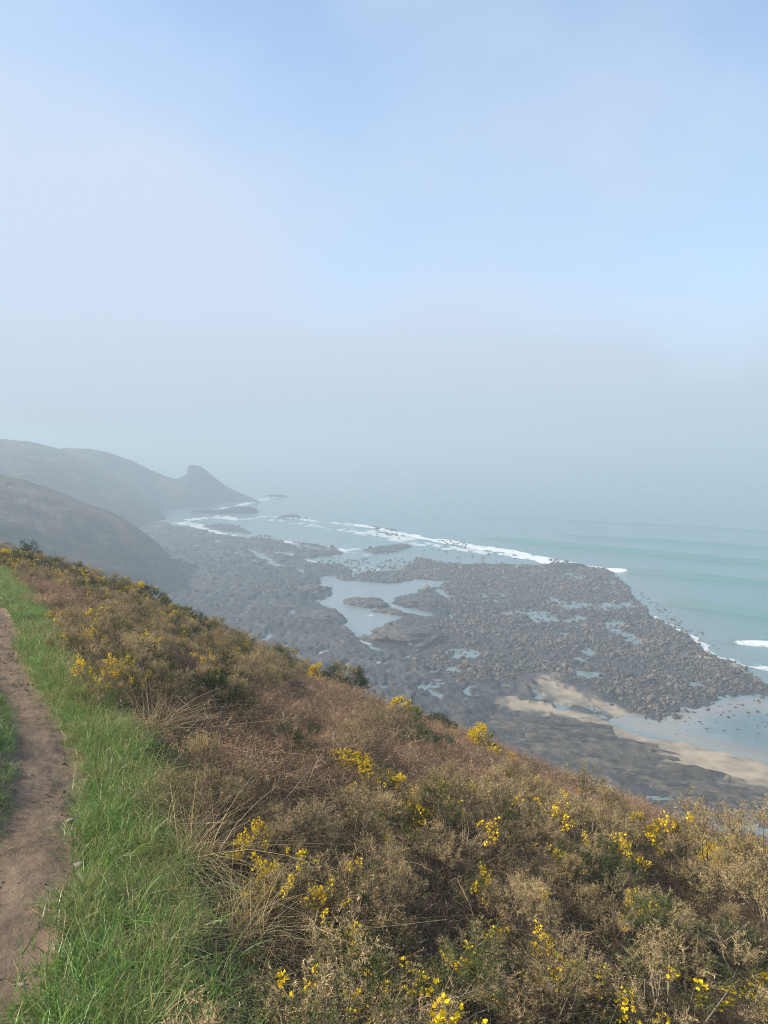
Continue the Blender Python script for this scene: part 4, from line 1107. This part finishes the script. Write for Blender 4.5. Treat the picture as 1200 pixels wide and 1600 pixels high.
# gorse bushes
def gorse(kind_, i, loc, s, rz, label, group=None, sz_=1.0):
    fol, brn, blo = KIND[kind_][i % len(KIND[kind_])]
    t = empty("gorse_bush", loc, rz, (s, s, s * sz_))
    tag(t, label, "bush", group)
    tag(link("foliage", fol, t), kind='stuff')
    link("branch", brn, t)
    if blo: tag(link("blossom", blo, t), kind='stuff')
    return t
placed = []
def at_px(px, py): return ground_hit(px, py)
def on_slope(px, py):
    """ground below a photo point; stepping down to the near side of the slope's edge when the point looks past it"""
    moved = False
    for _ in range(60):
        a, b = ground_hit(px, py)
        if math.hypot(a, b) < float(edge_D(np.array(a), np.array(b))) - .4: break
        py += 4; moved = True
    return a, b, moved
SPECIAL = [  # photo point of the bush's foot, kind, radius px -> size from distance
    (565, 1232, 'yellow', 52, .75, "low gorse covered in bright yellow blossom amid the brown bracken"),
    (160, 1118, 'spray', 50, 1.15, "straggly gorse with golden flower sprays right beside the grass strip"),
    (225, 1110, 'mixed', 42, 1.1, "tan and green gorse just behind the straggly flowering one by the grass"),
    (340, 1130, 'green', 46, 1.35, "dark green gorse on bare pale stems with a yellow top"),
    (325, 1085, 'spray', 24, 1.2, "small gorse with bright yellow tips above the dark bare stemmed bush"),
    (535, 1068, 'dome', 40, .8, "large dark green gorse dome standing on the skyline edge of the slope"),
    (494, 1050, 'yellow', 15, 1.1, "small bright yellow gorse next to the dark dome on the slope edge"),
    (628, 1092, 'domefleck', 30, .8, "olive gorse with pale yellow flecks on the slope edge above the mound"),
    (680, 1112, 'dome', 30, .7, "low dark gorse on the slope edge between two yellow ones"),
    (711, 1108, 'yellow', 9, 1.1, "tiny round tuft of yellow gorse on the slope edge"),
    (752, 1128, 'yellow', 24, .9, "bright yellow gorse mound on the slope edge above the ledges"),
    (797, 1152, 'yellow', 12, .8, "small yellow gorse patch at the edge where sand shows behind"),
    (905, 1192, 'yellow', 11, .8, "single little yellow gorse on the bracken edge above dark ledges"),
    (463, 1198, 'green', 38, 1.15, "dark green gorse clump without flowers in the middle of the slope"),
    (449, 1248, 'greenfleck', 24, 1.0, "small green gorse dotted yellow beside the grass tussocks"),
    (650, 1175, 'green', 44, .75, "wide low grey green gorse in the reddish bracken"),
    (720, 1340, 'mixed', 85, 1.0, "olive gorse with pale yellow dots right of the bramble tangle"),
    (415, 1400, 'spray', 62, 1.1, "tan gorse carrying golden flower heads beside the long grass"),
    (470, 1490, 'spray', 95, 1.0, "gorse with the thickest golden flower cluster near the long grass"),
    (560, 1510, 'tan', 105, 1.0, "large tan dead tipped gorse in the centre of the near slope"),
    (650, 1650, 'greenfleck', 150, .62, "dark green gorse with a row of yellow flowers at the photo's bottom edge"),
    (870, 1650, 'mixed', 150, .7, "green and tan gorse with scattered flowers at the bottom edge"),
    (1040, 1650, 'mixed', 160, .7, "tan tipped gorse with low yellow flowers at the bottom edge towards the corner"),
    (1170, 1385, 'yellow', 62, .8, "gorse with the brightest yellow mass at the photo's right border"),
    (1098, 1315, 'greenfleck', 28, .9, "green gorse with yellow specks next to the bright one at the border"),
    (1060, 1272, 'greenfleck', 20, .7, "faint yellow flecked gorse where the slope drops to the slab ledges"),
    (1110, 1410, 'tanflower', 95, 1.1, "tan gorse with one small flower knot below the bright border bush"),
    (900, 1340, 'tanflower', 90, 1.0, "tan gorse with a small yellow flower knot in the upper thicket"),
    (790, 1460, 'tanflower', 75, 1.0, "tan gorse with a low yellow flower cluster beside the bramble tangle"),
    (1210, 1470, 'tan', 100, 1.2, "tall tan gorse overhanging the dark hollow at the right"),
    (385, 1075, 'tan', 42, 1.0, "pale tan gorse in the upper slope between two green bushes"),
    (230, 1040, 'tan', 45, 1.0, "broad tan gorse above the straggly flowering one"),
    (370, 1040, 'greenfleck', 34, .8, "olive yellow gorse on the upper slope edge"),
]
for k, (px, py, kd, rpx, hz_, lab) in enumerate(SPECIAL):
    x0, y0, mv_ = on_slope(px, py); dd_ = math.sqrt(x0 * x0 + y0 * y0 + (gz(x0, y0) - CAMZ) ** 2)
    s = rpx / F * dd_ / .50 * (1.2 if kd == 'green' else 1.05)
    if mv_: s *= 1.30 if rpx < 27 else 1.08; hz_ = min(max(hz_, .75), 1.0)
    gorse(kd, k, (x0, y0, float(gz(x0, y0)) - .03), s, rv.uniform(0, 6.28), lab, None, hz_)
    placed.append((x0, y0, s * (.75 if kd == 'yellow' else .48)))
# band of flowering gorse across the upper slope
FAR = [(8, 868), (22, 880), (48, 884), (75, 893), (100, 900), (128, 906), (150, 908), (165, 917), (178, 925), (200, 922), (215, 934), (232, 936), (248, 944), (262, 950), (180, 905), (205, 930), (272, 955), (300, 964), (328, 972), (140, 915), (120, 893), (155, 935), (235, 955), (310, 985), (350, 985), (395, 1003), (430, 1015), (212, 958)]
for k, (px, py) in enumerate(FAR):
    x0, y0, mv_ = on_slope(px, py + 8); dd_ = math.hypot(x0, y0)
    s = (rv.uniform(18, 31) / F * dd_ / .5)
    kd = ['yellow', 'greenfleck', 'green', 'greenfleck', 'tanflower'][k % 5] if k < 20 else ['greenfleck', 'tan', 'green'][k % 3]
    lab = {'yellow': "small yellow flowering gorse in the far band across the upper slope", 'greenfleck': "small olive gorse with yellow flecks in the far band across the upper slope", 'green': "small dark gorse in the far band across the upper slope", 'tan': "small tan gorse in the far band across the upper slope", 'tanflower': "small tan gorse with few flowers in the far band across the upper slope"}[kd]
    gorse(kd, k, (x0, y0, float(gz(x0, y0)) - .03), s, rv.uniform(0, 6.28), lab, "gorse in the far band across the upper slope", rv.uniform(.45, .7) if kd == 'yellow' else rv.uniform(.7, 1.0))
    placed.append((x0, y0, s * .48))
# the thicket that covers the rest
cand = []
x, y = sample_sector(9000, 1.35, 40, A0, A1, rv, .60)
D_ = edge_D(x, y); sc_ = scrub_side(x, y); br = in_bracken(x, y); d_ = dist(x, y)
ok = (sc_ > .22) & (d_ < D_ + 5) & ((br < -.1) | ((rv.random(len(x)) < .05) & (d_ > 6))) & (d_ > 1.5) & ((d_ < D_ - 2.2) | (x < -2))
# dark hollow kept open at the right
ok &= ~in_hollow(x, y)
x, y, d_ = x[ok], y[ok], d_[ok]
P_ = np.array([(a, b_, c) for a, b_, c in placed])
n_obj = 0; rest_pts = []
o_ = np.argsort(rv.random(len(x)))
for i in o_:
    r_ = rv.uniform(.26, .50) * (1.0 if d_[i] < 8 else 1.15)
    q = np.hypot(P_[:, 0] - x[i], P_[:, 1] - y[i])
    if (q < (P_[:, 2] + r_) * .72).any(): continue
    P_ = np.vstack([P_, [x[i], y[i], r_]])
    rest_pts.append((x[i], y[i], r_, d_[i]))
rest_pts.sort(key=lambda q: q[3])
REFS = [(565, 1232, "the bright yellow mound in the bracken"), (160, 1118, "the straggly golden bush by the grass"), (340, 1130, "the dark bush on bare stems"), (535, 1068, "the dark dome on the skyline edge"), (752, 1128, "the yellow mound on the slope edge"), (463, 1198, "the dark flowerless clump mid slope"), (449, 1248, "the green bush dotted yellow"), (650, 1175, "the low grey green gorse"), (720, 1335, "the olive bush with pale dots"), (415, 1400, "the golden heads by the long grass"), (470, 1480, "the thickest golden cluster"), (690, 1400, "the bramble tangle"), (650, 1610, "the bottom edge flower row"), (850, 1610, "the bottom edge green bush"), (1010, 1600, "the corner's low yellow flowers"), (1165, 1335, "the brightest yellow border bush"), (1075, 1530, "the dark hollow"), (900, 1330, "the flower knot in the upper thicket"), (1060, 1272, "the drop above the slab ledges"), (905, 1192, "the little yellow edge bush"), (230, 1040, "the broad tan bush up the slope"), (370, 1040, "the olive bush up the slope")]
REFP = [(*ground_hit(a, b_), c) for a, b_, c in REFS]
def side_of(x_, y_, refs):
    q = min(refs, key=lambda r: math.hypot(r[0] - x_, r[1] - y_)); dx_, dy_ = x_ - q[0], y_ - q[1]
    u_ = math.hypot(x_, y_); rt_ = (dx_ * y_ - dy_ * x_) / u_; fw_ = (dx_ * x_ + dy_ * y_) / u_
    if abs(rt_) > abs(fw_) * .8: w_ = "right of" if rt_ > 0 else "left of"
    else: w_ = "behind" if fw_ > 0 else "in front of"
    return w_, q[2], math.hypot(dx_, dy_)
KN = {'tan': "tan dead tipped gorse", 'tanflower': "tan gorse with few flowers", 'mixed': "green and tan gorse", 'green': "dark green gorse"}
GL = {'tan': "tan dead tipped gorse bush in the thicket covering the slope", 'tanflower': "tan gorse bush with a few yellow flowers in the thicket covering the slope", 'mixed': "green and tan gorse bush in the thicket covering the slope", 'green': "dark green flowerless gorse bush in the thicket covering the slope"}
for k, (a, b_, r_, dd_) in enumerate(rest_pts[:235]):
    kd = rv.choice(['tan', 'tanflower', 'mixed', 'green'], p=[.54, .10, .25, .11])
    hz_ = rv.uniform(.75, 1.15); w_, c_, far_d = side_of(a, b_, REFP)
    gl_ = f"{'small ' if r_ < .34 else 'large ' if r_ > .46 else ''}{'low ' if hz_ < .86 else 'upright ' if hz_ > 1.05 else ''}{KN[kd]} {'well ' if far_d > 1.6 else ''}{w_} {c_}"
    if len(gl_.split()) > 16: gl_ = gl_.replace('large ', '').replace('small ', '').replace('well ', '')
    gorse(kd, int(rv.integers(0, 4)), (a, b_, float(gz(a, b_)) - .04), r_ / .48, rv.uniform(0, 6.28), gl_, "gorse bushes of the thicket", hz_)
far_ = rest_pts[235:]
if far_:
    fa_ = np.array(far_); n = len(fa_)
    gn_scatter("gorse_scrub", [KIND['tan'][0][0], KIND['tan'][1][0], KIND['mixed'][0][0], KIND['tan'][2][0], KIND['green'][0][0]], np.stack([fa_[:, 0], fa_[:, 1], gz(fa_[:, 0], fa_[:, 1]) - .04], 1),
               np.stack([np.zeros(n), np.zeros(n), rv.uniform(0, 6.28, n)], 1), fa_[:, 2] / .48, rv.integers(0, 5, n))
print("bushes", len(rest_pts), "boulders", len(bx))

# straw tussocks
TUS = [(300, 1375, .30, "straw coloured tussock drooping at the scrub edge beside the lush grass"), (238, 1165, .34, "pale dead grass tussock between the lush grass and the dark stemmed gorse"), (280, 1120, .24, "thin straw tuft at the foot of the tan and green gorse"), (375, 1500, .26, "straw tuft standing in the long grass near the golden flowers"), (410, 1250, .26, "small dead grass tuft beside the green dotted gorse")]
for k, (px, py, s, lab) in enumerate(TUS):
    x0, y0 = at_px(px, py)
    o = link("grass_tussock", stems_mesh(500 + k, 260, .5, .95, .22, .9, S_COL, .0060, mat=M_STRAW, name="grass_tussock", curl=1.05))
    o.location = (x0, y0, float(gz(x0, y0)) - .02); o.scale = (s / .55,) * 3; o.rotation_euler = (0, 0, k * 1.3)
    tag(o, lab, "grass tussock")

# bramble canes and bare twigs
def cane(pxs, lift, r0, lab, col=(.21, .15, .10), name="bramble_cane"):
    pp = []
    for (px, py), l_ in zip(pxs, lift):
        # point on the ray at a height l_ above the ground
        fn = lambda a, b_: near_base(a, b_) + l_
        a, b_ = ground_hit(px, py, fn); pp.append((a, b_, float(near_base(a, b_)) + l_ + CAMZ))
    pp = np.array(pp); n = len(pp); t = np.linspace(0, n - 1, 26)
    P = np.stack([np.interp(t, np.arange(n), pp[:, j]) for j in range(3)], 1)
    for _ in range(4): P[1:-1] = (P[:-2] + 2 * P[1:-1] + P[2:]) / 4
    P[1:-1] += np.random.default_rng(int(pxs[0][0])).normal(0, .0018, P[1:-1].shape)
    v, f = tubes([P], [np.linspace(r0, r0 * .45, len(P)) * .62], 5)
    o = link(name, mesh_np(name, v, f, M_BARK, col=np.tile(np.array(col), (len(v), 1)) * np.random.default_rng(1).uniform(.8, 1.2, (len(v), 1)), smooth=True))
    return tag(o, lab, "bramble")
cane([(640, 1575), (655, 1560), (680, 1558), (705, 1575), (725, 1602)], (.35, .45, .5, .45, .3), .0042, "short arched bramble cane at the bottom edge")
cane([(650, 1580), (700, 1562), (745, 1550), (790, 1541)], (.35, .45, .5, .45), .0038, "long pale bramble cane slanting up across the dark gorse at the bottom", (.27, .19, .14))
cane([(486, 1438), (500, 1455), (530, 1467), (560, 1480), (585, 1520), (605, 1560)], (.3, .4, .45, .45, .45, .3), .0040, "bramble cane curving down below the golden flowers")
cane([(598, 1296), (615, 1318), (625, 1342)], (.2, .35, .25), .004, "thin pale bramble loop in the upper bracken")
cane([(625, 1345), (655, 1350), (680, 1365), (695, 1390)], (.25, .4, .4, .2), .0042, "bramble cane arching right across the red brown stems")
cane([(715, 1375), (730, 1405), (740, 1430), (748, 1480)], (.3, .45, .45, .2), .004, "upright bramble cane at the right side of the tangle")
cane([(700, 1380), (720, 1368), (740, 1370), (770, 1385)], (.3, .42, .42, .25), .0034, "thin bramble cane bowed over the tangle")
cane([(410, 1290), (440, 1255), (470, 1220), (492, 1195)], (.1, .3, .4, .5), .0034, "straight dry stalk leaning over the green dotted gorse", (.40, .31, .21), "dry_stalk")
cane([(285, 1150), (300, 1135), (316, 1118)], (.2, .35, .45), .004, "straight dry stalk leaning beside the dark stemmed gorse", (.40, .31, .21), "dry_stalk")
cane([(800, 1385), (830, 1378), (855, 1380)], (.3, .42, .3), .0034, "pale twig lying across the gorse above the tangle")
cane([(1118, 1445), (1130, 1490), (1145, 1530), (1150, 1560)], (.55, .45, .3, .05), .0075, "thick bare gorse stem in the dark hollow at the right", (.20, .155, .11), "bare_stem")
cane([(1060, 1430), (1090, 1455), (1120, 1475), (1128, 1500)], (.55, .5, .4, .2), .006, "bare branch reaching into the dark hollow from the left", (.20, .155, .11), "bare_stem")
cane([(1170, 1440), (1150, 1460), (1125, 1475)], (.55, .48, .38), .005, "short bare branch crossing the top of the dark hollow", (.20, .155, .11), "bare_stem")
cane([(332, 1085), (338, 1105), (342, 1130)], (.5, .3, .0), .009, "pale bare trunk under the dark green gorse", (.36, .29, .21), "bare_stem")

# stones on the path
STONES = [(122, 1347, 20, "pale oblong stone at the right edge of the path"), (33, 1530, 17, "grey stone on the path near the photo's bottom"), (47, 1207, 12, "flat dark stone lying on the left of the path"), (110, 1278, 15, "brown clod beside the pale chip on the path's right edge"), (122, 1275, 9, "pale stone chip at the grass edge of the path"), (81, 1420, 10, "pale stone among the dirt crumbs on the path"), (48, 1443, 6, "tiny white chip in the middle of the path"), (58, 1453, 8, "small grey stone just below the white chip"), (111, 1382, 8, "small stone below the oblong one on the path"), (50, 1538, 7, "tiny stone right beside the grey one near the bottom"), (22, 1527, 8, "dark crumb left of the grey stone near the bottom"), (96, 1387, 6, "dark crumb left of the small stones on the path")]
for k, (px, py, wpx, lab) in enumerate(STONES):
    x0, y0 = at_px(px, py); dd_ = math.sqrt(x0 * x0 + y0 * y0 + EYE ** 2)
    r_ = wpx / F * dd_ * .5
    o = link("stone", rock_mesh("stone", 600 + k, M_STONE, 1.0, .62, .5, facet=8, amp=.12))
    o.location = (x0, y0, float(gz(x0, y0)) + .010 + r_ * .25); o.scale = (r_,) * 3; o.rotation_euler = (0, 0, rv.uniform(-.4, .6))
    tag(o, lab, "stone")
n = 2600
tt = rv.uniform(0, .55, n); ii = (tt * (n_len - 1)).astype(int); ww = (rv.beta(2.2, 1.3, n) - .5) * (PATH_W - .02)
ww = -ww                                             # more of them on the right-hand margin
gx_ = pc[ii, 0] + nn[ii, 0] * ww; gy_ = pc[ii, 1] + nn[ii, 1] * ww
gs = np.clip(np.exp(rv.normal(-5.5, .6, n)), .0018, .018)
GRAV = [rock_mesh("gravel", 650 + k, M_PATH, 1, .8, .7, facet=5, amp=.15) for k in range(4)]
gn_scatter("gravel", GRAV, np.stack([gx_, gy_, gz(gx_, gy_) + .012], 1), rv.uniform(0, 6.28, (n, 3)), gs, rv.integers(0, 4, n))
